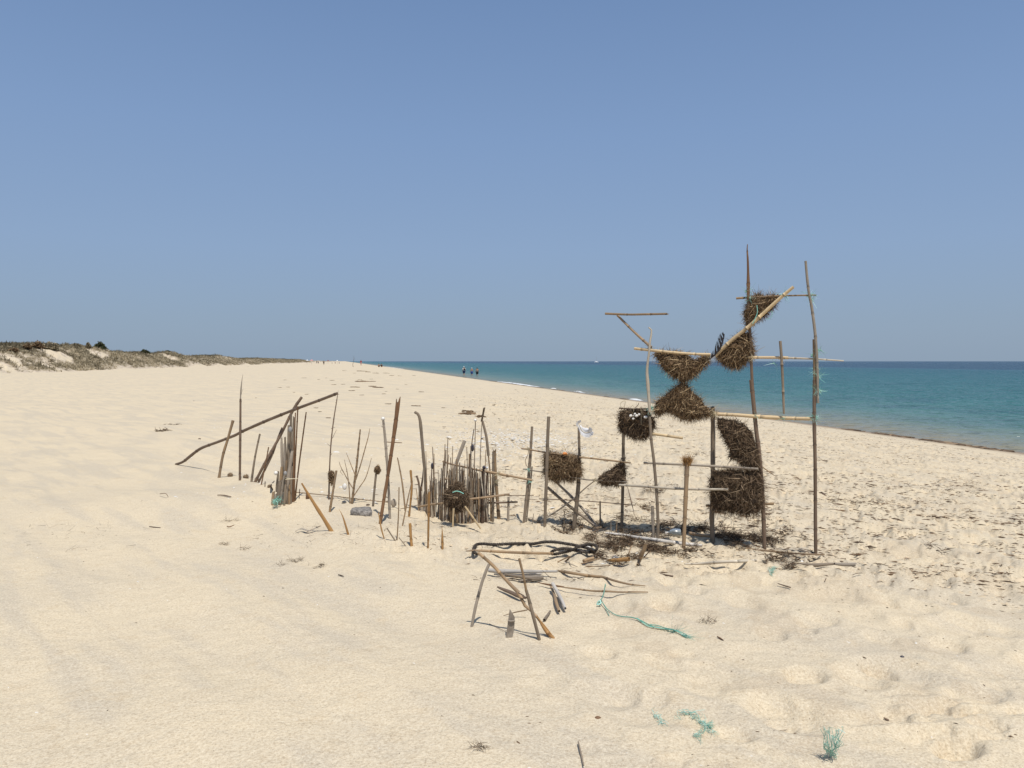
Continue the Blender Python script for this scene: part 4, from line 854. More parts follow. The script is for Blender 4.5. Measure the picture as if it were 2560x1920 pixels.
strand_clump('seaweed_clump', c8, [(140, 308), (200, 318), (270, 330), (350, 352), (425, 420), (448, 500), (482, 590), (500, 690), (492, 722), (430, 728), (360, 715), (320, 690), (300, 640), (262, 662), (240, 630), (252, 570), (215, 530), (185, 450), (150, 385)], 'weeddark',
             'long dark seaweed clump slanting between post and tall pole', n=3800, seed=16, thick=.07, bright=.25, down=.5)
strand_clump('seaweed_clump', c8, [(118, 748), (250, 738), (380, 745), (490, 740), (515, 800), (520, 900), (525, 1020), (500, 1070), (400, 1115), (290, 1100), (200, 1080), (130, 1090), (85, 1040), (92, 960), (80, 900), (78, 830)], 'weeddark',
             'large square seaweed block, lowest in the tall frame', n=5200, seed=17, thick=.09, bright=.45, length=.08)
strand_clump('seaweed_clump', c4, [(668, 560), (720, 535), (800, 548), (870, 560), (950, 565), (1020, 575), (1045, 680), (1060, 765), (1020, 790), (960, 825), (860, 820), (790, 835), (720, 805), (668, 765), (665, 650)], 'weed',
             'square seaweed block lashed between two poles of the low fence', n=3600, seed=18, thick=.07, bright=.9, length=.08, down=.6)
strand_clump('seaweed_clump', c4, [(1440, 650), (1480, 625), (1500, 660), (1508, 760), (1515, 850), (1440, 890), (1370, 880), (1270, 885), (1215, 835), (1235, 790), (1300, 745), (1380, 700)], 'weeddark',
             'triangular dark seaweed clump at the fourth pole of the low fence', n=1900, seed=19, thick=.05, bright=.5, length=.06)
for q, (a, b_, r) in enumerate(((320, 1242, 17), (345, 1272, 13), (380, 1242, 17), (405, 1228, 13), (362, 1222, 12), (474, 1256, 17), (352, 1240, 11))):
    mb = MB(); px, py = c5(a, b_); y = Yf(px) - 0.12; c = at(px, py, y); rr = r / 4.1475 / FPX * y
    ico(mb, c, (rr * (1.3 if q == 5 else 1.05), rr * .6, rr * .9), 2, jit=.05, seed=q); mk('shell', mb, 'shell', None, ['leftmost white shell tied on the seaweed pad', 'small white shell hanging lowest in the cluster on the seaweed pad', 'large white shell in the middle of the cluster on the pad', 'white shell at the right end of the cluster on the pad', 'topmost small white shell on the seaweed pad', 'pointed white shell hanging alone at the right of the pad', 'little white shell between the leftmost and middle shells of the pad'][q], 'shell', 'white shells on the seaweed pad')
def string(name, cr, pts, mat, label, w=2.0, off=-.1, Y=None):
    P = wpts(cr, pts, Y, off); mb = MB(); tube(mb, P, w * scale_of(cr) / FPX * P[0][1] / 2, 5, end='cap', seed=nseed(), samples=20, rough=.1)
    for t in mb.t: t[:] = 0.6
    return mk(name, mb, mat, None, label, 'string')
string('string', c5, [(320, 1242), (345, 1200), (350, 1160), (342, 1130), (325, 1150)], 'fibre', 'pale string holding the shells, left end curled', 4)
string('string', c5, [(474, 1256), (440, 1220), (420, 1160), (425, 1180), (430, 1300), (425, 1340)], 'fibre', 'pale string hanging down over the shell pad', 4)
string('twig', c5, [(360, 1160), (390, 1135), (404, 1108)], 'litter', 'dark bent twig sticking up behind the shell pad', 6)
string('string', c5, [(245, 1165), (210, 1130), (225, 1100), (262, 1090), (250, 1160)], 'fibre', 'looped dry stalk on top of the shell pad', 5)
string('twine', c6, [(590, 760), (595, 830), (580, 880), (560, 920), (545, 950)], 'teal', 'teal twine across the highest seaweed clump', 10, -.13)
string('twine', c6, [(690, 905), (730, 890), (750, 850), (740, 820)], 'teal', 'teal twine hooking out below the highest seaweed clump', 5, -.1)
string('twine', c5, [(690, 795), (685, 830), (678, 850)], 'teal', 'short dark teal end under the crescent seaweed clump', 6, -.06)
string('twine', c6, [(1045, 620), (1080, 625), (1130, 640)], 'teal', 'pale twine end left of the right pole', 4, -.06)
mb = MB(); tube(mb, wpts(c5, [(200, 1163), (330, 1172), (530, 1168)], None, -.02), 0.008, 6, end='cap', seed=3); mk('cross_stick', mb, 'dark', TF)

def feather(cr, quill, barb, mat, label, n_=150, Y=None, off=-.12, both=1.0, seed=0, gap=True, name='feather', qw=5, spread=1.0):
    P = np.array(wpts(cr, quill, Y, off)); C = crom(P, n_); T, A, B = frames(C); rng = np.random.RandomState(seed); k = scale_of(cr) / FPX * P[0][1]
    root = empty(name, P[0], label, 'feather'); mb = MB(); tube(mb, P, [qw * k / 2, qw * k / 5], 6, end='cap', seed=2, samples=24, rough=0.02); mk('quill', mb, 'quill' if mat != 'feather' else 'feather', root)
    view = np.array([0, 1.0, 0]); lat = np.cross(T, view); lat /= np.linalg.norm(lat, axis=1)[:, None]; mb = MB()
    for s, f in ((1, 1.0), (-1, both)):
        u = np.linspace(0, 1, n_); m = (u > 0.18); env = np.sin(np.pi * np.clip((u - .14) / .9, 0, 1)) ** .6
        if gap: m &= (np.sin(u * 46 + rng.uniform(0, 1)) > -0.55) if s == 1 else m
        idx = np.nonzero(m)[0]; L = barb * k * f * env[idx] * rng.uniform(.85, 1.1, len(idx))
        D = T[idx] * (0.9 / spread) + lat[idx] * s * 0.75 * spread + rng.normal(0, .05, (len(idx), 3)); ribbons(mb, C[idx], D, L, np.full(len(idx), max(.004, 4.0 * k)), np.full(len(idx), .5), .08, 3, seed + s, face=(0, 1, 0))
    mk('vane', mb, mat, root, kind='stuff', smooth=False); return root
feather(c5, [(1085, 712), (1150, 640), (1200, 590), (1250, 510), (1285, 398)], 88, 'feather', 'black feather with split vane stuck upright beside the slanting cane', both=.35, seed=3)
feather(c4, [(1022, 300), (1012, 250), (1045, 215)], 22, 'featherwhite', 'grey white feather wisp at the top of the third fence pole', both=.8, seed=4, gap=False, off=-.05)
feather(c4, [(1030, 262), (1060, 318), (1105, 340), (1160, 322)], 66, 'featherwhite', 'curled white gull feather tied to the top of the third fence pole', both=.9, seed=5, gap=False, off=-.06, n_=260, qw=14, spread=1.25)

gf = [o for o in bpy.data.objects if o.get('label', '').startswith('curled white gull')][0]; yg = float(gf.location.y)
mb = MB(); poly = [(1020, 262), (1048, 262), (1066, 285), (1112, 290), (1160, 322), (1154, 366), (1112, 384), (1055, 356), (1022, 312)]; V = []; cx_, cy_ = np.mean(poly, 0)
for dy, sc in ((-.008, .72), (-.002, 1.0), (.006, .95), (.012, .6)):
    for (a, b_) in poly: V.append(at(*c4(cx_ + (a - cx_) * sc, cy_ + (b_ - cy_) * sc), yg + dy))
n_ = len(poly); mb.add(V, [(q * n_ + i_, q * n_ + (i_ + 1) % n_, (q + 1) * n_ + (i_ + 1) % n_, (q + 1) * n_ + i_) for q in range(3) for i_ in range(n_)] + [tuple(range(n_))[::-1], tuple(range(3 * n_, 4 * n_))])
o = mk('down', mb, 'featherwhite', None); o.parent = gf; o.location = tuple(WORLD[o.name] - WORLD[gf.name])
# ---- low rail fence in the middle
org = hit(*c4(672, 1305))
LF = empty('rail_fence', org, 'low rail fence of grey poles and thin canes between reed fence and tall frame', 'fence')
def lp_(name, cr, pts, dia, mat, label=None, **kw): return stake(name, cr, pts, dia, mat, label, parent=LF, **kw)
lp_('pole', c4, [(455, 1272), (490, 950), (520, 600), (540, 275)], [30, 34, 32, 27], 'grey', 'left pole of the low fence', rough=.08)
lp_('peg', c4, [(480, 1272), (510, 1000), (540, 690)], [12, 14, 16], 'grey', 'thin stake beside the left pole', end='cap')
lp_('pole', c4, [(672, 1305), (682, 1000), (690, 800), (702, 400), (712, 172)], [32, 34, 36, 33], 'grey', 'second pole, the straightest', rough=.06, knots=.28)
lp_('pole', c4, [(970, 1355), (1005, 1050), (1025, 800), (1030, 600), (1024, 290)], [48, 46, 42, 28, 26], 'grey', 'third pole, thick at the foot', rough=.08, end='cap')
lp_('pole', c4, [(1468, 1362), (1476, 1100), (1484, 700), (1487, 420), (1492, 200)], [34, 32, 34, 32], 'grey', 'fourth pole under the shell pad', rough=.08, end='cap')
def lb(name, cr, pts, dia, mat, label=None, **kw): return bar(name, cr, pts, dia, mat, LF, label, **kw)
lb('rail', c4, [(428, 503), (560, 522), (700, 548), (860, 565)], [16, 18, 18], 'tan', 'upper rail, left length')
lb('rail', c4, [(1030, 592), (1250, 615), (1560, 652)], [16, 20, 16], 'tan', 'upper rail, right length')
lb('rail', c4, [(450, 715), (660, 750), (1040, 816), (1190, 832), (1520, 850)], [14, 15, 14], 'greylight', 'thin middle rail')
lb('rail', c4, [(610, 1025), (800, 1032), (1100, 1048), (1400, 1072), (1610, 1092)], [9, 10, 8], 'brown', 'lowest wire thin rail', knots=None, end='cap')
lb('rail', c4, [(60, 738), (300, 785), (540, 832)], [22, 24, 24], 'tan', 'tan cane joining the reed fence')
lb('brace', c4, [(775, 838), (950, 1005), (1100, 1170), (1220, 1332)], [22, 28, 26, 30], 'greylight', 'pale slanting brace', off=.10)
lb('brace', c4, [(700, 905), (900, 1080), (1080, 1215), (1215, 1328)], [30, 32, 28], 'grey', 'grey slanting brace', off=.06)
lb('brace', c4, [(545, 1305), (760, 1175), (950, 1040), (1090, 915), (1200, 828)], [14, 16, 12], 'greylight', 'thin brace rising to the right', off=.03)
lb('hanging_twig', c4, [(1530, 900), (1568, 1050), (1606, 1208)], [6, 12, 8], 'brown', end='point')
for p, r, mt in (((505, 505), 14, 'fibre'), ((502, 720), 12, 'teal'), ((517, 845), 18, 'teal'), ((712, 520), 22, 'fibre'), ((1032, 590), 16, 'ropedark'), ((1490, 610), 24, 'ropedark'), ((1475, 655), 14, 'ropedark'), ((675, 1205), 18, 'fibre'), ((690, 1025), 18, 'fibre'), ((1190, 830), 14, 'fibre'), ((720, 545), 14, 'ropedark')):
    knot(LF, c4, p, r, mat=mt, loose=6, length=.06)
string('twine', c4, [(505, 510), (495, 570), (470, 625), (478, 670), (500, 705)], 'litter', 'loose dark string hanging along the left fence pole', 6, -.05)
mb = MB(); px, py = c4(880, 556); yy = Yf(px) - .05; ico(mb, at(px, py, yy), (.028, .02, .012), 2, jit=.3, seed=2); mk('orange_scrap', mb, 'orange', None, 'bright orange scrap stuck on the fence seaweed block', 'scrap')
for a in ((c4, [(872, 1342), (875, 1150)], [13, 11], 'grey', 'short thin grey peg behind the third fence pole'), (c4, [(1248, 1312), (1245, 1050)], [17, 16], 'tan', 'tan peg reaching the lowest rail, right of the braces'), (c4, [(1358, 1362), (1358, 1248)], [14, 12], 'greylight', 'short pale peg left of the fourth pole'),
          (c4, [(1412, 1372), (1420, 1262)], [20, 12], 'tan', 'small pointed peg just left of the fourth pole'), (c4, [(545, 1288), (556, 1178)], [8, 7], 'grey', 'tiny peg between the first two fence poles'), (c4, [(1060, 1322), (1062, 1275)], [8, 8], 'dark', 'tiny dark peg right of the third pole'), (c3, [(1535, 1337), (1538, 1200), (1541, 1088)], [30, 27, 24], 'greylight', 'pale grey stub standing between reed fence and rail fence')):
    stake('peg', a[0], a[1], a[2], a[3], a[4], cat='peg', group='small pegs along the low fence', end='cap', knots=None)

# ---- reed fence
org = hit(*c3(1000, 1360)); RF = empty('reed_fence', org, 'dense curved palisade of upright reeds and thin canes', 'fence')
rng = np.random.RandomState(9)
base_x = [600, 680, 750, 830, 900, 1000, 1100, 1200, 1330]; base_y = [1232, 1248, 1282, 1322, 1345, 1362, 1368, 1360, 1350]
for q in range(186):
    bx_ = rng.uniform(690, 1335) if q > 10 else rng.uniform(605, 700); by_ = np.interp(bx_, base_x, base_y) - rng.uniform(0, 22)
    tall = rng.uniform(0, 1); topy = 930 - 160 * tall ** 2 + (40 if bx_ < 820 else 0) + rng.normal(0, 18)
    if bx_ < 720: topy = rng.uniform(960, 1120)
    if 950 < bx_ < 1080: topy -= rng.uniform(0, 110)
    tx = bx_ + rng.normal(0, 14) + (900 - bx_) * 0.03 + (rng.uniform(-40, 40) if rng.uniform() < .12 else 0)
    d = rng.uniform(9, 19)
    stake('reed', c3, [(bx_, by_), ((bx_ + tx) / 2 + rng.normal(0, 3), (by_ + topy) / 2), (tx, topy)], [d, d * .95, d * .75], ['tan', 'greylight', 'brown', 'greylight', 'grey', 'tan', 'pale'][q % 7], None, parent=RF, n=6, knots=.12 if q % 3 else None,
          end='jag' if q % 2 else 'cap', lean=rng.uniform(-.04, .1), bury=.05, rough=.1)
for (bx_, by_, tx, ty, d, mt) in ((770, 1290, 753, 568, 14, 'brown'), (790, 1300, 768, 640, 13, 'tan'), (860, 1335, 882, 540, 13, 'tan'), (875, 1340, 912, 470, 13, 'brown'), (850, 1330, 920, 648, 12, 'tan'), (940, 1355, 962, 560, 12, 'tan'), (960, 1355, 940, 680, 14, 'brown'), (1130, 1362, 1107, 570, 12, 'brown'),
                              (860, 1330, 892, 600, 18, 'brown'), (1010, 1360, 1002, 690, 22, 'tan'), (1040, 1362, 1035, 730, 18, 'greylight'), (1300, 1352, 1305, 600, 14, 'tan'), (700, 1260, 683, 612, 10, 'tan'), (830, 1320, 870, 720, 26, 'tan'), (1120, 1362, 1135, 640, 26, 'tan'), (1150, 1362, 1150, 560, 20, 'grey'),
                              (730, 1275, 745, 790, 20, 'brown'), (1270, 1356, 1280, 800, 40, 'dark'), (1310, 1352, 1322, 830, 28, 'dark'), (970, 1358, 975, 760, 22, 'grey'), (1060, 1364, 1062, 860, 30, 'dark')):
    stake('reed', c3, [(bx_, by_), ((bx_ + tx) / 2 + rng.normal(0, 3), (by_ + ty) / 2), (tx, ty)], [d, d * .9, d * .6], mt, None, parent=RF, n=7, knots=.15, end='cap', lean=.03, bury=.05, rough=.08)
stake('reed', c3, [(950, 1340), (965, 900), (1000, 740), (1085, 505)], [26, 34, 38, 40], 'greylight', 'broad pale slat leaning right', parent=RF, end='cap', flat=.5, knots=None, lean=.05)
stake('reed', c3, [(1240, 1352), (1245, 780), (1265, 300), (1288, 165)], [10, 10, 9, 6], 'grey', 'tallest thin stalk with seed head', parent=RF, end='point', knots=.1)
stake('reed', c3, [(1165, 1350), (1178, 1000), (1190, 600), (1197, 305)], [9, 10, 9], 'brown', 'thin stalk carrying a white ball', parent=RF, end='cap', knots=None)
stake('reed', c3, [(1110, 1355), (1130, 900), (1152, 600), (1181, 385)], [12, 14, 12, 10], 'brown', 'thin bent brown stalk', parent=RF, end='cap')
stake('reed', c3, [(1355, 1340), (1352, 900), (1330, 652)], [14, 15, 15], 'tan', 'thin foot of the bent cane', parent=RF, end='cap')
mb = MB(); yy = hit(*c3(1355, 1340))[1]; kk = yy / FPX / 4.1475 / 2; tube(mb, [at(*c3(a, b_), yy) for a, b_ in ((1332, 660), (1322, 560), (1308, 450), (1270, 300))], [30 * kk, 30 * kk, 28 * kk, 26 * kk], 10, None, 'hollow', 21); mk('reed', mb, 'grey', RF, 'bent grey cane top')
stake('reed', c3, [(1440, 1312), (1420, 1060), (1402, 800), (1395, 620)], [40, 36, 34, 34], 'tan', 'thick knotty cane at the right end', parent=RF, end='split', knots=.16)
stake('reed', c3, [(1375, 1332), (1380, 1000), (1382, 640)], [34, 30, 24], 'grey', 'broken cane beside the thick one', parent=RF, end='split', knots=.16)
bar('rail', c3, [(600, 1192), (730, 1168), (880, 1150)], [20, 22], 'tan', RF, 'slanting rail in front of the reeds', off=-.10); bar('rail', c3, [(1120, 1112), (1340, 1088), (1552, 1058)], [22, 24, 22], 'tan', RF, 'right length of the slanting rail', off=-.10)
bar('rail', c3, [(1090, 1152), (1400, 1148), (1635, 1140)], [20, 20, 18], 'brown', RF, 'lower dark rail', off=.08); bar('rail', c3, [(1300, 1072), (1659, 1072), (1800, 1074)], [8, 8], 'brown', RF, off=.1, knots=None, end='cap')
bar('rail', c3, [(860, 715), (920, 740), (1220, 808), (1380, 842), (1540, 868)], [22, 20, 24, 24], 'tan', RF, 'long tan cane behind the reeds', off=.10)
bar('rail', c3, [(420, 1212), (520, 1192), (620, 1165)], [8, 8], 'tan', RF, off=0.02, knots=None, end='cap')
bar('support', c3, [(962, 1418), (965, 1310), (972, 1205)], [20, 22], 'straw', RF, 'pale leg in front of the reeds', off=-.32); bar('support', c3, [(1252, 1418), (1170, 1300), (1088, 1185)], [16, 20, 18], 'straw', RF, 'slanting pale leg in front of the reeds', off=-.34)
knot(RF, c3, (1430, 850), 26, mat='fibre', loose=10, length=.08); knot(RF, c3, (1415, 930), 20, mat='fibre', loose=8); knot(RF, c3, (1385, 1085), 20, mat='ropedark', loose=4)
strand_clump('seaweed_nest', e2, [(540, 870), (600, 820), (650, 790), (720, 810), (760, 880), (820, 960), (845, 1060), (835, 1140), (790, 1210), (720, 1260), (650, 1290), (590, 1270), (540, 1210), (470, 1150), (435, 1070), (455, 960)], 'weeddark',
             'round seaweed nest hanging in front of the reed fence', n=2600, seed=25, thick=.12, off=-.22, bright=.4, length=.06, group=None, down=.1)
string('rope_scrap', e2, [(585, 965), (640, 945), (700, 955), (760, 985)], 'teal', 'pale blue rope scrap on the round seaweed nest', 16, -.38)
def ball(cr, p, r, mat, name, label, cat, Y=None, off=-.02, sq=(1, 1, 1), jit=.05, group=None, seed=0):
    px, py = cr(*p); y = (Yf(px) + off) if Y is None else Y; c = at(px, py, y); rr = r * scale_of(cr) / FPX * y; mb = MB(); ico(mb, c, (rr * sq[0], rr * sq[1], rr * sq[2]), 2, jit=jit, seed=seed); return mk(name, mb, mat, None, label, cat, group)
ball(c3, (1195, 292), 16, 'shell', 'shell', 'white ball shaped shell on a thin stalk of the reed fence', 'shell')
ball(c3, (1286, 782), 19, 'shelldark', 'mussel_shell', 'dark round mussel shell on top of a short reed', 'shell'); ball(c3, (1316, 785), 13, 'featherwhite', 'feather_tuft', 'small white feather tuft beside the dark shell', 'feather', jit=.5)
ball(c3, (1168, 578), 28, 'shelldark', 'mussel_shell', 'black mussel shell hung high on a bent reed', 'shell', sq=(.6, .5, 1.5), jit=.2); ball(c3, (748, 768), 26, 'shelldark', 'mussel_shell', 'black mussel shell on a reed at the left of the palisade', 'shell', sq=(.55, .4, 1.4), jit=.1)
ball(c3, (893, 900), 16, 'ball', 'sea_ball', 'brown felted ball between the reeds', 'sea ball', jit=.2)
mb = MB(); yy = hit(*c3(1240, 1352))[1]; rng = np.random.RandomState(2)
for q in range(22):
    u = q / 21; p = at(*c3(1262 + 26 * u + (5 if q % 2 else -5), 300 - 135 * u), yy); ico(mb, p, (.006, .006, .009), 1, .2, jit=.2, seed=q)
mk('seed_head', mb, 'weeddark', RF, kind='stuff')

# ---- loose canes and sticks around the reed fence
G = 'sticks planted between the bundle and the reed fence'
ST = [
 ('stick', c3, [(470, 1232), (440, 960), (405, 760), (390, 690)], [18, 17, 16, 12], 'tan', 'pale tan twig standing left of the hooked pole, leaning left', 'split'),
 ('stick', c3, [(508, 1292), (536, 1000), (525, 815)], [22, 22, 24], 'amber', 'amber stick with stub top left of the hooked pole', 'jag'),
 ('stick', c3, [(440, 1388), (500, 1090), (546, 888)], [14, 15, 10], 'tan', 'thin tan stick leaning on the amber one', 'point'),
 ('stick', c3, [(384, 1532), (400, 1250), (405, 988)], [14, 12, 12], 'tan', 'thin upright tan twig in front of the ball topped stick', 'cap'),
 ('stick', c3, [(365, 1543), (278, 1410)], [14, 13], 'grey', 'short grey stick leaning left, near the thin twig', 'cap'),
 ('stick', c3, [(466, 1586), (405, 1510)], [10, 9], 'grey', 'smallest slanting stick in front of the short grey one', 'cap'),
 ('stick', c3, [(535, 1592), (525, 1480), (520, 1385)], [24, 30, 30], 'amber', 'short split amber stub with ragged top', 'split'),
 ('stick', c3, [(705, 1630), (712, 1300), (718, 1038)], [19, 22, 24], 'amber', 'tall amber cane in front of the slanting rail', 'cap'),
 ('stick', c3, [(855, 1632), (853, 1480), (850, 1380)], [24, 28, 10], 'amber', 'pointed amber stub below the seaweed nest', 'point'),
 ('hooked_pole', c3, [(692, 1245), (672, 850), (655, 640), (638, 450), (622, 290), (600, 228), (567, 208)], [30, 32, 30, 30, 34, 34, 26], 'grey', 'tall grey pole with curved hook top', 'cap'),
 ('branch', c3, [(618, 1200), (630, 1040), (648, 900), (652, 795)], [24, 26, 20, 10], 'dark', 'dark gnarled branch beside the hooked pole', 'point'),
 ('branch', c3, [(625, 1130), (612, 960), (588, 868)], [20, 22, 22], 'brown', 'brown forked branch left of the hooked pole', 'cap'),
 ('split_cane', c3, [(208, 1370), (250, 1100), (290, 860), (350, 460), (378, 250), (395, 98)], [30, 34, 36, 38, 42, 42], 'rust', 'tallest dark split cane, broad and rust brown', 'split'),
 ('splinter', c3, [(252, 1522), (222, 1420), (192, 1250)], [6, 16, 10], 'amber', 'amber splinter at the foot of the dark split cane', 'cap'),
 ('stick', c2, [(1555, 1440), (1545, 1200), (1528, 900), (1505, 600), (1486, 420)], [30, 26, 26, 26, 26], 'greylight', 'bleached knobbly stick topped with a white ball', 'cap'),
 ('stick', c2, [(1380, 1307), (1395, 1130), (1411, 970)], [22, 24, 24], 'grey', 'grey stick topped with a dried seed head', 'cap'),
 ('plank', c2, [(948, 1568), (870, 1440), (800, 1330), (700, 1170), (640, 1070)], [44, 40, 38, 28, 18], 'amber', 'amber slat leaning to the left, longest of its kind', 'cap'),
 ('plank', c2, [(1122, 1600), (1090, 1490), (1060, 1400), (1024, 1335)], [34, 26, 16, 10], 'amber', 'small amber splinter right of the long slat', 'point'),
 ('stick', c2, [(930, 1368), (965, 1150), (1000, 940)], [24, 24, 22], 'tan', 'tan stick leaning on the seaweed topped twig', 'cap'),
 ('twig', c2, [(920, 1238), (930, 880), (945, 640), (970, 420), (1000, 230), (1020, 100)], [20, 16, 14, 13, 12, 8], 'brown', 'tall thin knobbly twig reaching the end of the curved pole', 'point'),
 ('spike', c2, [(612, 1230), (620, 1130)], [9, 8], 'dark', 'small dark peg standing behind the long slat', 'cap'),
]
for nm, cr, pts, dia, mt, lab, en in ST:
    stake(nm, cr, pts, dia, mt, lab, cat='stick' if nm != 'plank' else 'slat', group=G if nm == 'stick' else None, end=en, flat=.45 if nm in ('plank', 'split_cane', 'splinter') else 1, knots=.2 if nm in ('stick', 'twig', 'split_cane') else None, rough=.1, bury=.08)
def sidetwigs(cr, Y, segs, mat, parent_obj, dia=6):
    for a, b_ in segs:
        mb = MB(); P = [at(*cr(*a), Y), at(*cr(*b_), Y)]; tube(mb, P, [dia * scale_of(cr) / FPX * Y / 2, dia * .5 * scale_of(cr) / FPX * Y / 2], 5, end='cap', samples=4, seed=nseed())
        o = mk('side_twig', mb, mat, None); wl_ = np.array(WORLD[parent_obj.name]); o.parent = parent_obj; o.location = tuple(WORLD[o.name] - wl_)
tw = [o for o in bpy.data.objects if o.name.startswith('twig') and o.get('label', '').startswith('tall thin')][0]; ytw = tw.location.y
sidetwigs(c2, ytw, [((957, 605), (1001, 515)), ((945, 505), (985, 490)), ((940, 690), (905, 660)), ((938, 780), (955, 760)), ((1012, 150), (1030, 147)), ((965, 440), (980, 432)), ((995, 240), (988, 232))], 'brown', tw)
ws = [o for o in bpy.data.objects if o.get('label', '').startswith('bleached knobbly')][0]
sidetwigs(c2, ws.location.y, [((1490, 495), (1462, 475)), ((1500, 560), (1516, 562)), ((1515, 690), (1545, 682)), ((1518, 700), (1530, 708)), ((1512, 790), (1498, 795)), ((1525, 980), (1506, 985))], 'greylight', ws, 10)
ball(c2, (1483, 402), 21, 'shell', 'shell_ball', 'white ball on top of the bleached knobbly stick', 'shell', Y=ws.location.y)
ysd = hit(*c2(1380, 1307))[1]
strand_clump('seed_head', c2, [(1395, 905), (1430, 870), (1455, 900), (1465, 940), (1445, 975), (1410, 980), (1388, 940)], 'weed', 'dried bristly seed head on a grey stick', n=260, seed=31, thick=.04, Y=ysd, length=.025, width=.004, group=None, cat='seed head', bright=.7)
strand_clump('seaweed_clump', c2, [(915, 945), (945, 935), (975, 950), (985, 1000), (975, 1060), (955, 1105), (935, 1080), (915, 1020)], 'weed', 'small brown seaweed clump caught on the tall thin twig', n=500, seed=32, thick=.05, Y=ytw, length=.03, width=.004, group=None, off=-.03)
bar('cross_stick', c3, [(248, 517), (435, 527)], [9, 8], 'rust', None, 'short thin stick lying across the bleached stick and dark split cane', 'stick', off=-.04, end='cap', knots=None)
# dry branch with side shoots
br = empty('dry_branch', hit(*c2(1160, 1282)), 'leafless dry branch with five spreading shoots', 'branch'); yb = br.location.y
stake('stem', c2, [(1160, 1282), (1185, 1080), (1210, 880), (1228, 700), (1247, 512)], [30, 24, 22, 20, 14], 'tan', None, parent=br, end='cap', knots=.06, rough=.1)
for pts, d in (([(1170, 1122), (1125, 1050), (1085, 975), (1045, 900), (1028, 848)], [12, 12, 10, 8, 4]), ([(1142, 1285), (1130, 1100), (1112, 960), (1092, 870), (1082, 828)], [14, 12, 10, 8, 4]), ([(1190, 978), (1140, 850), (1102, 755)], [10, 8, 5]),
               ([(1200, 1035), (1250, 880), (1300, 700), (1330, 590), (1346, 503)], [14, 13, 12, 10, 6]), ([(1180, 1202), (1240, 1110), (1300, 1020), (1340, 900), (1362, 808)], [12, 11, 10, 8, 5]), ([(1055, 930), (1040, 950), (1070, 985)], [5, 4]), ([(1215, 830), (1196, 805)], [6, 5]), ([(1100, 950), (1112, 930)], [5, 4])):
    mb = MB(); kk = yb * scale_of(c2) / FPX / 2; tube(mb, [at(*c2(*p), yb + .03 * q) for q, p in enumerate(pts)], [q * kk for q in d], 6, .08, 'cap', nseed(), rough=.1); mk('shoot', mb, 'tan', br)

# ---- left group: curved pole, stakes, bundle of driftwood
L0 = hit(*c1(175, 1085))
pts = [(165, 1082), (235, 1058), (300, 1008), (380, 945), (450, 905), (600, 850), (700, 812), (780, 780), (860, 738), (1100, 632), (1400, 512)]; src = [c1(*p) for p in pts] + [c2(830, 208), c2(1006, 140)]
ys = np.interp([p[0] for p in src], [440, 600, 842], [L0[1], 9.9, 8.35]); mb = MB(); P = [at(px, py, y) for (px, py), y in zip(src, ys)]; tube(mb, P, [.016, .021, .019, .018, .018, .019, .018, .017, .016, .016], 12, .45, 'cap', 71, rough=.06); mk('curved_pole', mb, 'brown', None, 'long dark curved pole resting slantwise on the left stakes', 'pole')
GS = 'stakes under the long curved pole'
for cr, pts, dia, mt, lab, en in (
 (c1, [(612, 1222), (650, 1000), (700, 830), (740, 690), (757, 628)], [32, 26, 28, 24, 30], 'tan', 'leftmost stout tan stake with knobbed top', 'cap'),
 (c1, [(828, 1246), (830, 1000), (833, 700), (835, 402)], [24, 24, 24, 20], 'brown', 'straight brown stake with a thin spike on top', 'cap'),
 (c1, [(948, 1264), (975, 1070), (1000, 930), (1036, 766)], [22, 22, 20, 18], 'grey', 'grey knotted stake leaning right', 'cap'),
 (c1, [(985, 1268), (1120, 1010), (1250, 780), (1380, 520), (1470, 385)], [28, 28, 28, 28, 28], 'brown', 'long brown cane leaning right across the curved pole', 'hollow'),
 (c1, [(1020, 1272), (1100, 1110), (1180, 940), (1225, 800), (1265, 700)], [22, 20, 24, 16, 14], 'brown', 'second brown cane below the long leaning one', 'cap'),
 (c1, [(1050, 1292), (1090, 1100), (1126, 904)], [14, 12, 12], 'rust', 'thin rust brown stake crossing the leaning canes', 'cap'),
 (c1, [(1388, 1466), (1400, 1100), (1415, 800), (1430, 480)], [20, 16, 15, 14], 'rust', 'thin rust brown cane right behind the driftwood bundle', 'cap'),
 (c1, [(1398, 1456), (1440, 1100), (1480, 800), (1516, 540)], [22, 14, 14, 12], 'rust', 'thin rust brown cane leaning right of the driftwood bundle', 'cap'),
 (c1, [(1088, 1316), (1090, 1260)], [9, 9], 'dark', 'tiny dark peg in front of the leaning canes', 'cap')):
    stake('stake', cr, pts, dia, mt, lab, cat='stake', group=GS, end=en, knots=.22, rough=.07)
sp_ = [o for o in bpy.data.objects if o.get('label', '').startswith('straight brown stake')][0]; ysp = sp_.location.y
for pts, d in (([(834, 410), (838, 330), (848, 220), (860, 148)], [11, 15, 9, 2]), ([(838, 380), (850, 330), (862, 300)], [3, 3])):
    mb = MB(); kk = ysp * scale_of(c1) / FPX / 2; tube(mb, [at(*c1(*p), ysp) for p in pts], [q * kk for q in d], 6, None, 'cap', nseed()); o = mk('spike', mb, 'greylight', None); o.parent = sp_; o.location = tuple(WORLD[o.name] - WORLD[sp_.name])
yB = hit(*e1(640, 1470))[1]
BU = empty('driftwood_bundle', hit(*e1(600, 1480)), 'bundle of upright grey driftwood slats tied with string', 'bundle')
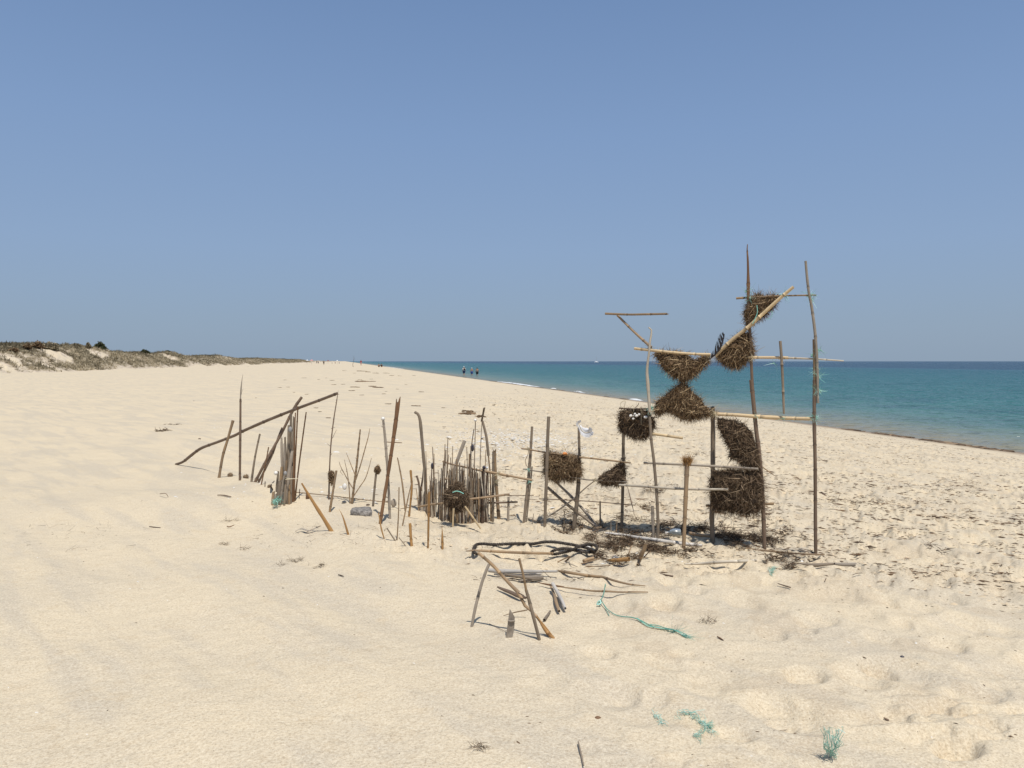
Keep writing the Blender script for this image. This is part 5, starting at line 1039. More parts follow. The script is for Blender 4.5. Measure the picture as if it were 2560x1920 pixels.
for q, (bx_, by_, tx, ty, w, mt, off) in enumerate(((560, 1180, 530, 112, 52, 'greylight', .06), (600, 1300, 590, 250, 62, 'greylight', .04), (640, 1300, 604, 110, 54, 'grey', .08), (690, 1350, 680, -140, 66, 'grey', .07), (690, 1350, 728, -365, 58, 'grey', .10), (742, 1430, 790, -310, 74, 'grey', .05),
     (760, 1430, 818, -400, 30, 'rust', .03), (605, 1200, 632, 598, 56, 'tan', .0), (580, 1480, 750, 405, 84, 'greylight', -.03), (520, 1250, 535, 722, 76, 'tan', .02), (432, 1182, 462, 828, 48, 'grey', .03), (445, 1495, 505, 1015, 100, 'grey', -.04), (505, 1490, 588, 905, 66, 'greylight', -.05),
     (585, 1482, 622, 958, 54, 'grey', -.06), (650, 1445, 684, 900, 66, 'grey', -.02), (712, 1438, 742, 712, 66, 'grey', -.01), (352, 1482, 362, 1248, 78, 'tan', -.03), (400, 1500, 405, 1290, 60, 'greylight', -.05), (690, 1440, 700, 1100, 50, 'tan', -.03))):
    y = yB + off; P = [at(*e1(bx_ + (bx_ - tx) * .08, by_ + 60), y), at(*e1(bx_, by_), y), at(*e1((bx_ + tx) / 2 + (q % 3 - 1) * 5, (by_ + ty) / 2), y), at(*e1(tx, ty), y)]; kk = y * scale_of(e1) / FPX / 2
    mb = MB(); tube(mb, P, [w * kk * .95, w * kk, w * kk * .95, w * kk * .72], 7, None, 'jag' if q % 3 else 'cap', 90 + q, rough=.14, flat=1); mk('slat', mb, mt, BU, None, origin=P[1])
mb = MB(); tube(mb, [at(*e1(a, b_), yB - .09) for a, b_ in ((600, 945), (640, 958), (740, 968), (862, 972))], .0035, 5, end='cap'); mk('string', mb, 'fibre', BU)
mb = MB(); tube(mb, [at(*e1(a, b_), yB - .09) for a, b_ in ((610, 985), (740, 975), (862, 960))], .003, 5, end='cap'); mk('string', mb, 'fibre', BU)
ball(e1, (412, 852), 46, 'shell', 'pebble', 'white pebble on top of a low slat, left of the bundle', 'pebble', Y=yB - .02, jit=.08, sq=(1, .8, .95)); ball(e1, (608, 858), 44, 'stone', 'pebble', 'grey pebble resting on the bundle', 'pebble', Y=yB - .1, jit=.08, sq=(.85, .7, 1.2))
ball(c1, (1350, 722), 22, 'stone', 'blue_grey_cap', 'blue grey scrap high in the driftwood bundle', 'scrap', Y=yB - .02, jit=.3, sq=(1, .7, 1.6))
mb = MB(); rng = np.random.RandomState(3); c_ = at(*e1(430, 1440), yB - .12); ribbons(mb, c_ + rng.normal(0, .02, (70, 3)), rng.normal(0, 1, (70, 3)), np.full(70, .05), np.full(70, .006), rng.uniform(0, .8, 70), .6, 3, 3); mk('twine_scrap', mb, 'teal', None, 'tangle of teal twine at the foot of the driftwood bundle', 'twine', kind=None, smooth=False)
for k_, (cr, p, r, lab) in enumerate(((c1, (727, 1208), 26, 'first felted sea ball, between the two left stakes'), (c1, (890, 1228), 27, 'second felted sea ball, right of the spiked stake'), (c1, (1002, 1250), 20, 'third felted sea ball at the foot of the leaning canes'), (c1, (1135, 1322), 20, 'fourth felted sea ball, small and dark near the bundle'))):
    h_ = hit(*cr(*p)); px, py = cr(*p); rr = r * scale_of(cr) / FPX * h_[1]; mb = MB(); c_ = h_ + np.array([0, 0, rr * .5]); ico(mb, c_, rr * .92, 2, .4, jit=.08, seed=k_)
    rng = np.random.RandomState(k_); v = rng.normal(0, 1, (170, 3)); v /= np.linalg.norm(v, axis=1)[:, None]; ribbons(mb, c_ + v * rr * .95, np.cross(v, rng.normal(0, 1, (170, 3))), np.full(170, rr * .9), np.full(170, rr * .09), rng.uniform(0, 1, 170), .3, 2, k_, mi=1)
    mk('sea_ball', mb, ['ball', 'weed'], None, lab, 'sea ball', 'sea balls among the left stakes')
lying('twig', c1, [(1165, 1340), (1150, 1300), (1185, 1255)], [14, 12, 10], 'dark', 'curled dark root between sea balls and bundle', 'twig', lifts=[0, .03, .08], knots=None, rough=.2)

# ------------------------------------------------------------------ things lying on the sand
ball(c3, (350, 1150), 40, 'greylight', 'shell_half', 'pale grey shell half standing behind the thin amber twig', 'shell', Y=hit(*c3(350, 1200))[1], sq=(.8, .25, 1.15), jit=.08)
ball(c2, (1085, 1105), 30, 'shell', 'shell', 'pale translucent shell hung left of the dry branch', 'shell', Y=7.9, sq=(.85, .4, 1.2), jit=.1)
def block(cr, poly, h, mat, name, label, cat, jit=.006, seed=0):
    """flat piece lying on the sand with the outline read from the photograph"""
    P = [hit(*cr(*p)) for p in poly]; c = np.mean(P, 0); mb = MB(); n_ = len(P); rng = np.random.RandomState(seed); V = []
    for lv, sc in ((-.3, 1.0), (.35, 1.04), (.8, .96), (1.0, .78)):
        for p in P: q = c + (p - c) * sc; V.append(np.array([q[0], q[1], c[2] + h * lv]) + rng.normal(0, jit, 3))
    V.append([c[0], c[1], c[2] + h * 1.02])
    F = [(a * n_ + i_, a * n_ + (i_ + 1) % n_, (a + 1) * n_ + (i_ + 1) % n_, (a + 1) * n_ + i_) for a in range(3) for i_ in range(n_)] + [(3 * n_ + i_, 3 * n_ + (i_ + 1) % n_, 4 * n_) for i_ in range(n_)]
    mb.add(V, F, np.array(V)[:, :2] * 2); o = mk(name, mb, mat, None, label, cat); 
    return o
block(c2, [(1155, 1400), (1155, 1365), (1200, 1345), (1290, 1350), (1350, 1370), (1368, 1410), (1300, 1412), (1200, 1405)], .05, 'bark', 'driftwood_block', 'rough grey block of driftwood lying left of the dark split cane', 'driftwood', seed=3)
block(c2, [(680, 1235), (682, 1215), (712, 1212), (716, 1232)], .055, 'rust', 'wood_block', 'small rust brown block behind the long amber slat', 'driftwood', jit=.003)
ball(c2, (1080, 1265), 22, 'stone', 'pebble', 'grey brown pebble on the sand left of the dry branch', 'pebble', Y=hit(*c2(1080, 1275))[1], sq=(1.2, .9, .6)); ball(c2, (1327, 1296), 18, 'dark', 'pebble', 'dark round lump on the sand left of the seed head stick', 'pebble', Y=hit(*c2(1327, 1300))[1], sq=(1.2, .9, .7))
lying('rod', c2, [(570, 1163), (900, 1195), (1200, 1232), (1535, 1268)], [9, 10, 9], 'tan', 'long thin rod lying on the sand behind the sticks', 'rod', end='cap', lift=.02)
def leaf(cr, pts, w, mat, label, lifts, name='leaf'):
    H = [hit(*cr(*p)) for p in pts]; C = crom(np.array([h + (0, 0, lf) for h, lf in zip(H, lifts)]), 16); k = w * scale_of(cr) / FPX * C[0][1] / 2; mb = MB(); V = []; u = np.linspace(0, 1, 16)
    T, A, B = frames(C); side = np.cross(T, [0, 0, 1.0]); side /= np.linalg.norm(side, axis=1)[:, None]
    for i_ in range(16):
        ww = k * (np.sin(np.pi * (u[i_] * .92 + .04)) ** .7) * 3; V += [C[i_] - side[i_] * ww, C[i_] + (0, 0, .004), C[i_] + side[i_] * ww, C[i_] - (0, 0, .003)]
    F = [(4 * i_ + a, 4 * i_ + (a + 1) % 4, 4 * i_ + 4 + (a + 1) % 4, 4 * i_ + 4 + a) for i_ in range(15) for a in range(4)]
    mb.add(V, F); return mk(name, mb, mat, None, label, 'leaf')
leaf(c2, [(575, 1592), (640, 1578), (720, 1590), (815, 1560)], 10, 'greylight', 'curled grey reed leaf lying in front of the long amber slat', [.02, .035, .02, .04]); lying('reed_piece', c2, [(700, 1572), (830, 1512)], [9, 6], 'tan', 'thin reed piece beside the curled grey leaf', 'reed', knots=None, end='cap')

# heavy dark rope, laid in a long loop, with a pointed cane threaded through
def rope(name, cr, pts, dia, label, lifts, pitch=.05, mat='ropedark'):
    H = [hit(*cr(*p)) for p in pts]; ym = np.mean([h[1] for h in H]); r = dia * scale_of(cr) / FPX * ym / 2
    P = []
    for p, h, lf in zip(pts, H, lifts):
        d = dirs(*cr(*p)); zc = h[2] + r * .8 + lf; P.append(EYE + d * ((zc - EYE[2]) / d[2]))
    L = np.linalg.norm(np.diff(P, axis=0), axis=1).sum(); ns = int(L / .006); C = crom(P, ns); T, A, B = frames(C); s = np.linspace(0, L, ns)
    root = empty(name, C[0], label, 'rope')
    for q in range(3):
        ph = 2 * np.pi * (s / pitch + q / 3); S_ = C + (r * .52) * (np.cos(ph)[:, None] * A + np.sin(ph)[:, None] * B); mb = MB()
        TT, AA, BB = frames(S_); th = np.linspace(0, 2 * np.pi, 7, endpoint=False); V = S_[:, None] + r * .56 * (np.cos(th)[None, :, None] * AA[:, None] + np.sin(th)[None, :, None] * BB[:, None])
        F = [(i_ * 7 + j, (i_ + 1) * 7 + j, (i_ + 1) * 7 + (j + 1) % 7, i_ * 7 + (j + 1) % 7) for i_ in range(ns - 1) for j in range(7)]
        rng = np.random.RandomState(q); tt_ = np.interp(s, np.linspace(0, L, 24), rng.uniform(.15, .75, 24)); mb.add(V.reshape(-1, 3), F, None, np.repeat(tt_, 7)); mk('strand', mb, mat, root)
    rng = np.random.RandomState(5); k = 500; i_ = rng.randint(0, ns, k); v = rng.normal(0, 1, (k, 3)); v /= np.linalg.norm(v, axis=1)[:, None]; mb = MB(); ribbons(mb, C[i_] + v * r * .9, v + T[i_], np.full(k, .02), np.full(k, .0015), rng.uniform(.2, 1, k), .6, 2, 4); mk('loose_fibre', mb, mat, root, kind='stuff', smooth=False)
    return root
rope('dark_rope', d6, [(175, 222), (142, 205), (138, 165), (165, 128), (230, 118), (330, 126), (480, 120), (620, 116), (740, 118), (850, 100), (960, 102), (1100, 122), (1220, 146), (1310, 172), (1335, 205)], 30, 'thick twisted black rope lying in a long flat loop behind the pale canes', [0, .01, .02, .02, .015, .005, .005, .005, .01, .015, .01, .005, .01, .02, .01])
rope('dark_rope', d6, [(1340, 215), (1378, 165), (1352, 130), (1270, 128), (1190, 148), (1130, 180), (1040, 205), (950, 222), (915, 208), (960, 180), (1060, 165), (1180, 190), (1290, 204), (1335, 200)], 29, 'doubled end of the black rope, knotted beside the pointed cane', [.01, .03, .04, .04, .03, .02, .01, .01, .02, .03, .03, .01, .01, .01])
lying('pointed_cane', d6, [(62, 192), (180, 186), (500, 203), (750, 212), (930, 216)], [10, 26, 26, 26, 26], 'tan', 'long tan cane with pointed tip threaded through the rope loop', lift=.03, end='cap', knots=.3)
# crossed canes standing in front
Yt = hit(*d6(120, 948))[1]; Yt2 = hit(*d6(930, 1062))[1]; top = at(*d6(180, 205), Yt + .75)
TR = empty('leaning_cane', hit(*d6(930, 1062)), 'long split tan cane leaning down to the right from the rope loop', 'cane')
Yr = hit(*d6(180, 215))[1]
def seg_(pts, dia, ys, mat, nm, parent, lab=None, end='hollow', cr=d6, flat=1, knots=.16, bury=0):
    P = [at(*cr(*p), y) for p, y in zip(pts, np.interp(np.linspace(0, 1, len(pts)), np.linspace(0, 1, len(ys)), ys))]; kk = scale_of(cr) / FPX * np.mean([p[1] for p in P]) / 2
    if bury: d = P[-1] - P[-2]; P.append(P[-1] + d / np.linalg.norm(d) * bury)
    mb = MB(); tube(mb, P, [q * kk for q in dia], 10, knots, end, nseed(), flat, rough=.08); return mk(nm, mb, mat, parent, lab)
seg_([(180, 205), (330, 335), (480, 500), (592, 612)], [34, 34, 36], [Yt2 + .12, Yt2 + .08], 'tan', 'cane_length', TR, 'upper length')
seg_([(575, 600), (630, 690), (668, 760), (740, 812), (820, 920)], [32, 34, 26, 28], [Yt2 + .08, Yt2 + .03], 'tan', 'cane_length', TR, 'cracked middle length', end='split')
seg_([(812, 905), (860, 985), (932, 1062)], [30, 40, 24], [Yt2 + .03, Yt2], 'amber', 'cane_length', TR, 'splayed foot', end='split', bury=.04); seg_([(770, 850), (850, 940), (905, 1010), (925, 1035)], [10, 12, 8], [Yt2, Yt2 - .03], 'amber', 'splinter', TR, end='cap', knots=None)
seg_([(585, 610), (640, 640), (662, 672)], [12, 12], [Yt2 + .05, Yt2 + .05], 'brown', 'splinter', TR, end='cap', knots=None)
stake('cane', d6, [(797, 1082), (745, 880), (690, 670), (665, 585)], [34, 34, 36, 34], 'grey', 'weathered cane leaning left across the long split cane', cat='cane', end='cap', lean=-.02, knots=.24); 
ca = [o for o in bpy.data.objects if o.get('label', '').startswith('weathered cane leaning')][0]; yc = hit(*d6(797, 1082))[1] - .02
mb = MB(); kk = scale_of(d6) / FPX * yc / 2; tube(mb, [at(*d6(*p), y) for p, y in (((668, 605), yc), ((640, 450), yc - .01), ((595, 268), yc - .02))], [26 * kk, 24 * kk, 26 * kk], 9, .2, 'hollow', 333, rough=.06); o = mk('cane_top', mb, 'tan', None); o.parent = ca; o.location = tuple(WORLD[o.name] - WORLD[ca.name])
stake('cane', d6, [(118, 948), (155, 760), (210, 545), (255, 410), (292, 325)], [32, 32, 32, 32], 'greylight', 'pale cane planted at the left, leaning right against the long split cane', cat='cane', end='hollow', lean=.03, knots=.22)
# flat board stump
b0 = hit(*d6(500, 1065)); yb = b0[1]; mb = MB(); poly = [(462, 1052), (483, 890), (500, 772), (551, 855), (547, 960), (527, 1072), (515, 1130), (455, 1115)]; V = []
for dy in (0, .014):
    for (a, b_) in poly: V.append(at(*d6(a, b_), yb + dy + (.012 if a > 520 else 0)))
n_ = len(poly); mb.add(V, [tuple(range(n_))[::-1], tuple(range(n_, 2 * n_))] + [(i_, (i_ + 1) % n_, n_ + (i_ + 1) % n_, n_ + i_) for i_ in range(n_)], [(p[0] / 300, p[1] / 300) for p in poly] * 2)
st_ = mk('split_cane_stump', mb, 'greylight', None, 'broad split piece of grey bamboo with slanting top, planted in the foreground', 'stump', origin=b0, smooth=False)
mb = MB(); tube(mb, [at(*d6(482, 893), yb - .002), at(*d6(515, 898), yb - .004), at(*d6(549, 892), yb + .006)], .0055, 6, end='cap', samples=6); o = mk('joint', mb, 'greylight', None); o.parent = st_; o.location = tuple(WORLD[o.name] - WORLD[st_.name])
LY = [('twig', d6, [(438, 840), (560, 806), (676, 784)], [6, 12, 12], 'tan', 'thin tan twig behind the split bamboo stump', [0, .03, .06]),
 ('driftwood_piece', d6, [(378, 553), (440, 580), (520, 612), (600, 650), (662, 662)], [16, 34, 34, 38, 20], 'brown', 'dark brown driftwood piece under the long split cane', [.02] * 5),
 ('driftwood_stick', d6, [(290, 385), (420, 395), (620, 397), (800, 397), (975, 396)], [40, 44, 38, 30, 22], 'white', 'thick bleached stick, top of the small driftwood pile', [.03] * 5),
 ('driftwood_stick', d6, [(345, 425), (500, 428), (650, 430), (815, 418)], [20, 20, 20], 'white', 'second bleached stick just below the top one of the pile', [.01] * 4),
 ('driftwood_stick', d6, [(370, 446), (500, 432), (650, 448), (835, 446)], [16, 22, 20], 'greylight', 'cracked pale stick in the middle of the small pile', [.02] * 4),
 ('driftwood_stick', d6, [(450, 425), (600, 450), (740, 470), (835, 462)], [22, 26, 20], 'grey', 'grey stick slanting across the small pile', [.03] * 4),
 ('driftwood_stick', d6, [(480, 470), (580, 458), (700, 452)], [10, 12], 'brown', 'dark thin stick in the small pile', [.01] * 3),
 ('driftwood_stick', d6, [(585, 488), (700, 486), (800, 480), (825, 465)], [14, 20, 16], 'greylight', 'pale stick at the front of the small pile', [.01] * 4),
 ('driftwood_stick', d6, [(615, 500), (720, 496), (795, 488)], [8, 10], 'grey', 'lowest thinnest stick of the small pile', [0] * 3),
 ('cane', d6, [(975, 388), (1100, 408), (1250, 432), (1350, 443), (1440, 452), (1550, 488), (1700, 524), (1865, 541)], [16, 30, 30, 26, 22, 22, 18, 8], 'tan', 'long tan cane lying right of the pile, ending in a crooked tip', [.01, .02, .01, 0, 0, .02, .02, .01]),
 ('cane', d6, [(783, 508), (850, 522), (930, 536), (1045, 553)], [6, 16, 18, 14], 'rust', 'split rust coloured cane end lying beside the pile', [.02] * 4),
 ('cane', d6, [(1045, 556), (1200, 576), (1330, 592), (1470, 596), (1620, 604), (1750, 602), (1890, 604)], [12, 18, 18, 20, 16, 16, 12], 'tan', 'long thin pale cane lying in the foreground, left of the teal twine', [.02, .03, .03, .04, .02, .01, .01]),
 ('driftwood_stick', d6, [(932, 518), (990, 625), (1030, 700), (1058, 768)], [34, 38, 36, 32], 'white', 'short bleached white stick pointing at the viewer', [.05, .04, .03, .02]),
 ('driftwood_stick', d6, [(915, 552), (945, 620), (965, 700), (995, 795)], [22, 28, 32, 26], 'tan', 'short gnarled tan stick left of the white one', [.02] * 4),
 ('driftwood_stick', d6, [(908, 795), (880, 838), (848, 884)], [18, 26, 28], 'grey', 'stubby charred stick in front of the two short sticks', [.01] * 3),
 ('cane_piece', d6, [(982, 302), (1050, 268), (1112, 244)], [12, 14, 10], 'tan', 'small bent cane piece propped below the rope', [0, .03, .06]),
 ('cane_piece', d6, [(1060, 296), (1090, 270), (1112, 246)], [20, 16, 8], 'brown', 'dark broken piece meeting the small bent cane', [0, .03, .06]),
 ('cane_piece', d6, [(1068, 300), (1120, 325), (1180, 348)], [10, 12, 8], 'greylight', 'thin grey piece on the sand under the bent cane', [.01] * 3),
 ('cane_piece', d6, [(1243, 292), (1290, 275), (1345, 262)], [34, 38, 34], 'tan', 'short thick cane end below the rope knot', [.01] * 3),
 ('cane_piece', d6, [(1215, 318), (1300, 298), (1412, 262)], [10, 14, 10], 'tan', 'slender cane piece passing the short thick end', [.01, .02, .03]),
 ('twig', d6, [(1285, 352), (1380, 345), (1480, 338), (1560, 322)], [8, 12, 8, 5], 'tan', 'thin twig lying left of the hollow cane', [.01] * 4),
 ('twig', c7, [(0, 1308), (100, 1296)], [8, 7], 'tan', 'short twig left of the hollow cane shadow', [0] * 2),
 ('hollow_cane', e6, [(160, 862), (300, 855), (430, 845), (530, 838), (622, 832)], [30, 70, 84, 92, 96], 'amber', 'thick broken hollow cane, its dark opening facing right', [0, .01, .015, .02, .03]),
 ('cane_stump', e6, [(800, 962), (850, 830), (900, 700), (940, 620), (975, 500)], [62, 80, 84, 86, 60], 'tan', 'thick short cane stump leaning right', [-.02, .04, .09, .12, .17]),
 ('twig', e6, [(935, 795), (1040, 680), (1145, 562)], [26, 22, 12], 'brown', 'dark twig leaning right of the cane stump', [0, .05, .10]),
 ('twig', e6, [(585, 780), (620, 690), (665, 555)], [20, 26, 26], 'tan', 'tan twig sticking up behind the hollow cane', [.01, .05, .10]),
 ('driftwood_stick', c7, [(625, 1388), (690, 1400), (755, 1411)], [14, 15, 14], 'dark', 'small dark stick lying alone in front of the frame', [0] * 3),
 ('cane', c7, [(878, 1285), (1050, 1282), (1250, 1265), (1450, 1258), (1615, 1250)], [14, 30, 30, 30, 30], 'pale', 'pale cane lying in front of the square post', [.01, .015, .02, .02, .02]),
 ('cane', c7, [(60, 965), (250, 985), (400, 1012), (540, 1030), (640, 1045), (800, 1070), (950, 1085), (1060, 1095)], [24, 26, 28, 34, 36, 38, 38, 30], 'white', 'bleached cane lying along the foot of the frame', [.02, .02, .025, .03, .03, .03, .03, .02]),
 ('driftwood_stick', c7, [(930, 965), (1020, 985), (1160, 1000)], [36, 34, 30], 'tan', 'brown board lying in the shade behind the bleached cane', [.02] * 3),
 ('cane', c8, [(380, 1395), (500, 1410), (620, 1422), (760, 1436), (930, 1446), (1030, 1447)], [10, 18, 16, 14, 14, 10], 'tan', 'thin tan cane lying from the tall pole to the right pole', [.015] * 6),
 ('driftwood_stick', c8, [(808, 1518), (880, 1530), (960, 1536), (1060, 1528), (1120, 1524)], [8, 24, 28, 22, 18], 'grey', 'grey cracked driftwood at the far right of the lying canes', [.02] * 5),
 ('driftwood_stick', c8, [(1115, 1524), (1180, 1530), (1240, 1532), (1292, 1530)], [18, 28, 30, 28], 'greylight', 'right half of the grey cracked driftwood', [.025] * 4),
 ('twig', c8, [(820, 1402), (870, 1418), (922, 1436)], [10, 18, 8], 'greylight', 'flat grey strip for the right pole shadow, behind the thin tan cane', [.01] * 3),  # strip laid in place of the right pole's cast shadow
 ('twig', d3, [(918, 40), (950, 44), (986, 47)], [5, 6, 4], 'dark', 'small dark stick alone on the smooth sand at the left', [0] * 3),
 ('twig', c1, [(595, 1400), (660, 1402), (738, 1418)], [10, 14, 8], 'brown', 'brown stick lying in front of the felted sea balls', [.005] * 3),
 ('twig', d4, [(1785, 1256), (1802, 1330), (1822, 1420)], [9, 14, 10], 'grey', 'split grey reed lying at the bottom edge', [.01] * 3),
 ('twig', d5, [(445, 210), (465, 222), (482, 232)], [6, 10, 4], 'rust', 'small rust brown leaf stalk right of the teal twine', [.005] * 3),
 ('twig', crop(1900, 1250, 3.352), [(150, 700), (200, 716), (255, 733)], [8, 12, 10], 'brown', 'small brown forked stick right of the lying pale cane', [.01] * 3),
 ('twig', crop(1900, 1250, 3.352), [(540, 685), (552, 660), (562, 630)], [6, 7, 5], 'dark', 'tiny dark bent twig on the smooth sand at the right', [.005] * 3),
 ('twig', crop(1900, 1250, 3.352), [(775, 628), (815, 614), (858, 612)], [5, 5, 4], 'dark', 'tiny curved dark twig farther right', [.005] * 3),
 ('twig', d3, [(2078, 335), (2095, 340), (2112, 346)], [4, 7, 4], 'dark', 'small dark twig right of the low weed tuft', [.005] * 3),
 ('twig', d3, [(1395, 38), (1410, 42), (1440, 30)], [6, 6, 4], 'rust', 'reddish curl of weed left of the amber slats', [.01, .005, .02]),
 ('twig', c1, [(0, 1388), (60, 1384), (85, 1420)], [8, 6, 5], 'rust', 'reddish bent weed stem on the left sand', [.02, .04, 0]),
 ('twig', d5, [(1405, 678), (1418, 686), (1434, 692)], [8, 12, 8], 'brown', 'short dark stick above the upright teal tuft', [.005] * 3),
 ('twig', d5, [(770, 752), (810, 752), (846, 746)], [3, 4, 3], 'brown', 'thin dark stalk beside the teal twine scraps', [.003] * 3),
 ('twig', d4, [(1170, 440), (1230, 468), (1290, 500)], [3, 3, 3], 'brown', 'hair thin line for a cane shadow, left of the split bamboo stump', [.003] * 3)]  # thin line modelled in place of the long leaning cane's shadow
for nm, cr, pts, dia, mt, lab, lf in LY:
    lying(nm, cr, pts, dia, mt, lab, 'driftwood' if 'drift' in nm else ('cane' if 'cane' in nm else 'twig'), end='hollow' if 'cane' in nm and 'piece' not in nm else 'jag' if 'drift' in nm else 'cap', lifts=lf, knots=.22 if 'cane' in nm else None, rough=.10 if 'drift' in nm else .06, n=10 if max(dia) > 15 else 6)
# plastic bottle half sunk behind the bleached cane
h0 = hit(*c7(700, 995)); h1 = hit(*c7(830, 1000)); mb = MB(); tube(mb, [h0 + (0, 0, .025), h0 * .7 + h1 * .3 + (0, 0, .03), h1 + (0, 0, .03)], [.012, .04, .04], 12, None, 'cap', 5, rough=.04)
m, n, l, b = new_mat('clouded_plastic'); b.inputs['Base Color'].default_value = (.30, .33, .33, 1); b.inputs['Roughness'].default_value = .25; b.inputs['Transmission Weight'].default_value = .5; M['plastic'] = m
bo = mk('plastic_bottle', mb, 'plastic', None, 'clouded plastic bottle lying in the shade behind the bleached cane', 'bottle'); mb = MB(); tube(mb, [h0 + (-.022, 0, .025), h0 + (.004, 0, .025)], .014, 10, end='cap', samples=4); o = mk('cap', mb, 'shell', None); o.parent = bo; o.location = tuple(WORLD[o.name] - WORLD[bo.name])

# teal twine with knot, and its frayed end
def twine(cr, pts, dia, label, lifts, fray=0, n_=1, name='teal_twine', seed=0):
    pts = [tuple(p) for p in crom(np.array([(a, b_, 0) for a, b_ in pts], float), 26)[:, :2]]; lifts = list(np.interp(np.linspace(0, 1, 26), np.linspace(0, 1, len(lifts)), lifts))
    root = None; rng = np.random.RandomState(seed); H = [hit(*cr(*p)) for p in pts]; root = empty(name, H[0], label, 'twine')
    for q in range(n_):
        ja = rng.normal(0, .010 * (n_ > 1), 2); P = [h + (ja[0] * math.sin(i_ / 3.0 + q), ja[1] * math.cos(i_ / 4.0 + q), lf + .004) for i_, (h, lf) in enumerate(zip(H, lifts))]; mb = MB(); tube(mb, P, dia * scale_of(cr) / FPX * H[0][1] / 2, 6, end='cap', seed=seed + q, samples=50, rough=.15)
        for t in mb.t: t[:] = rng.uniform(.1, .6)
        mk('twine_length', mb, 'teal', root)
    if fray:
        T = H[-1] - H[-2]; T /= np.linalg.norm(T); mb = MB(); ribbons(mb, H[-1] + rng.normal(0, .008, (fray, 3)) * (1, 1, .4) + (0, 0, .008), T + rng.normal(0, .35, (fray, 3)) * (1, 1, .3), rng.uniform(.05, .14, fray), np.full(fray, .002), rng.uniform(0, 1, fray), .4, 4, seed); mk('frayed_end', mb, 'teal', root, kind='stuff', smooth=False)
    return root
twine(d6, [(1412, 728), (1480, 795), (1560, 845), (1650, 868), (1735, 882), (1830, 915), (1900, 945), (1990, 962), (2080, 985), (2150, 1005)], 9, 'teal net twine trailing away to the right from its knot', [.03, .01, .005, .005, .01, .01, .005, .01, .005, .01], 60, 1, seed=41)
twine(d6, [(1780, 890), (1880, 955), (1960, 975), (2060, 990), (2160, 1015), (2240, 1048)], 6, 'doubled teal strands beside the end of the trailing twine', [.01, .005, .01, .005, .01, .005], 50, 4, seed=42)
twine(d6, [(1425, 735), (1465, 790), (1500, 848)], 6, 'short dark teal end hanging from the twine knot', [.02, .01, 0], 0, 1, seed=43)
h_ = hit(*d6(1400, 735)); yk = h_[1]; mb = MB(); rng = np.random.RandomState(4)
for p, d in (([(1380, 720), (1400, 690), (1420, 700), (1408, 726), (1375, 728)], 16), ([(1395, 725), (1415, 685), (1440, 640), (1452, 580), (1462, 522)], 12), ([(1410, 700), (1428, 660), (1458, 560), (1468, 535)], 6)):
    tube(mb, [at(*d6(*q), yk - .01 * i_) for i_, q in enumerate(p)], d * scale_of(d6) / FPX * yk / 2, 6, end='cap', seed=len(mb.v), rough=.15)
for t in mb.t: t[:] = rng.uniform(.2, .8)
mk('teal_knot', mb, 'teal', None, 'knotted teal twine standing up from the sand', 'twine', kind='thing')
# frayed tufts of teal fibre in the foreground
def tuft_lines(cr, lines, label, k=10, seed=0, upright=False, wd=.0011, spread=.010):
    rng = np.random.RandomState(seed); mb = MB(); y0 = hit(*cr(*lines[0][0]))[1]
    for ln in lines:
        if not upright: ln = [tuple(p) for p in crom(np.array([(a, b_, 0) for a, b_ in ln], float), 14)[:, :2]]
        H = np.array([at(*cr(*p), y0 - .02 * i_) if upright else hit(*cr(*p)) + (0, 0, .006 + .006 * math.sin(1.1 * i_ + seed)) for i_, p in enumerate(ln)])
        for q in range(k):
            Q = H + rng.normal(0, spread, H.shape) * (1, 1, .6); Q[:, 2] = np.maximum(Q[:, 2], H[:, 2] - .004) + .004; q0 = rng.randint(0, max(1, len(Q) // 2)); tube(mb, Q[q0:q0 + rng.randint(3, len(Q) + 1)] if len(Q) > 2 else Q, wd * rng.uniform(.4, 1), 3, end='cap', samples=10, seed=q)
            c = rng.uniform(.25, 1)
            for t in mb.t[-3:]: t[:] = c
    return mk('frayed_twine', mb, 'teal', None, label, 'twine')
tuft_lines(d7, [[(300, 278), (298, 320), (345, 362), (390, 405)]], 'short faded teal strand left of the tangled scrap', 9, 1)
tuft_lines(d7, [[(470, 345), (510, 300), (600, 298), (660, 305)], [(700, 300), (705, 360), (725, 410), (790, 460), (835, 490)], [(740, 415), (690, 450), (650, 485), (690, 545)], [(600, 300), (640, 340), (690, 380), (740, 410)], [(740, 400), (770, 420), (775, 385)]], 'tangled teal net scrap lying in the right foreground', 8, 2)
tuft_lines(d7, [[(1795, 650), (1775, 560), (1752, 430)], [(1800, 650), (1820, 540), (1850, 440), (1875, 440)], [(1795, 640), (1835, 600), (1840, 540), (1815, 480)], [(1795, 645), (1765, 600), (1760, 540)]], 'upright frayed teal tuft sticking out of the sand near the bottom edge', 11, 3, True, .0013, .011)
tuft_lines(crop(1900, 1250, 3.352), [[(60, 600), (100, 580), (145, 570)], [(80, 620), (100, 600), (130, 590)], [(95, 640), (100, 610), (110, 580)]], 'faint teal scrap on the sand below the tall pole', 8, 4)

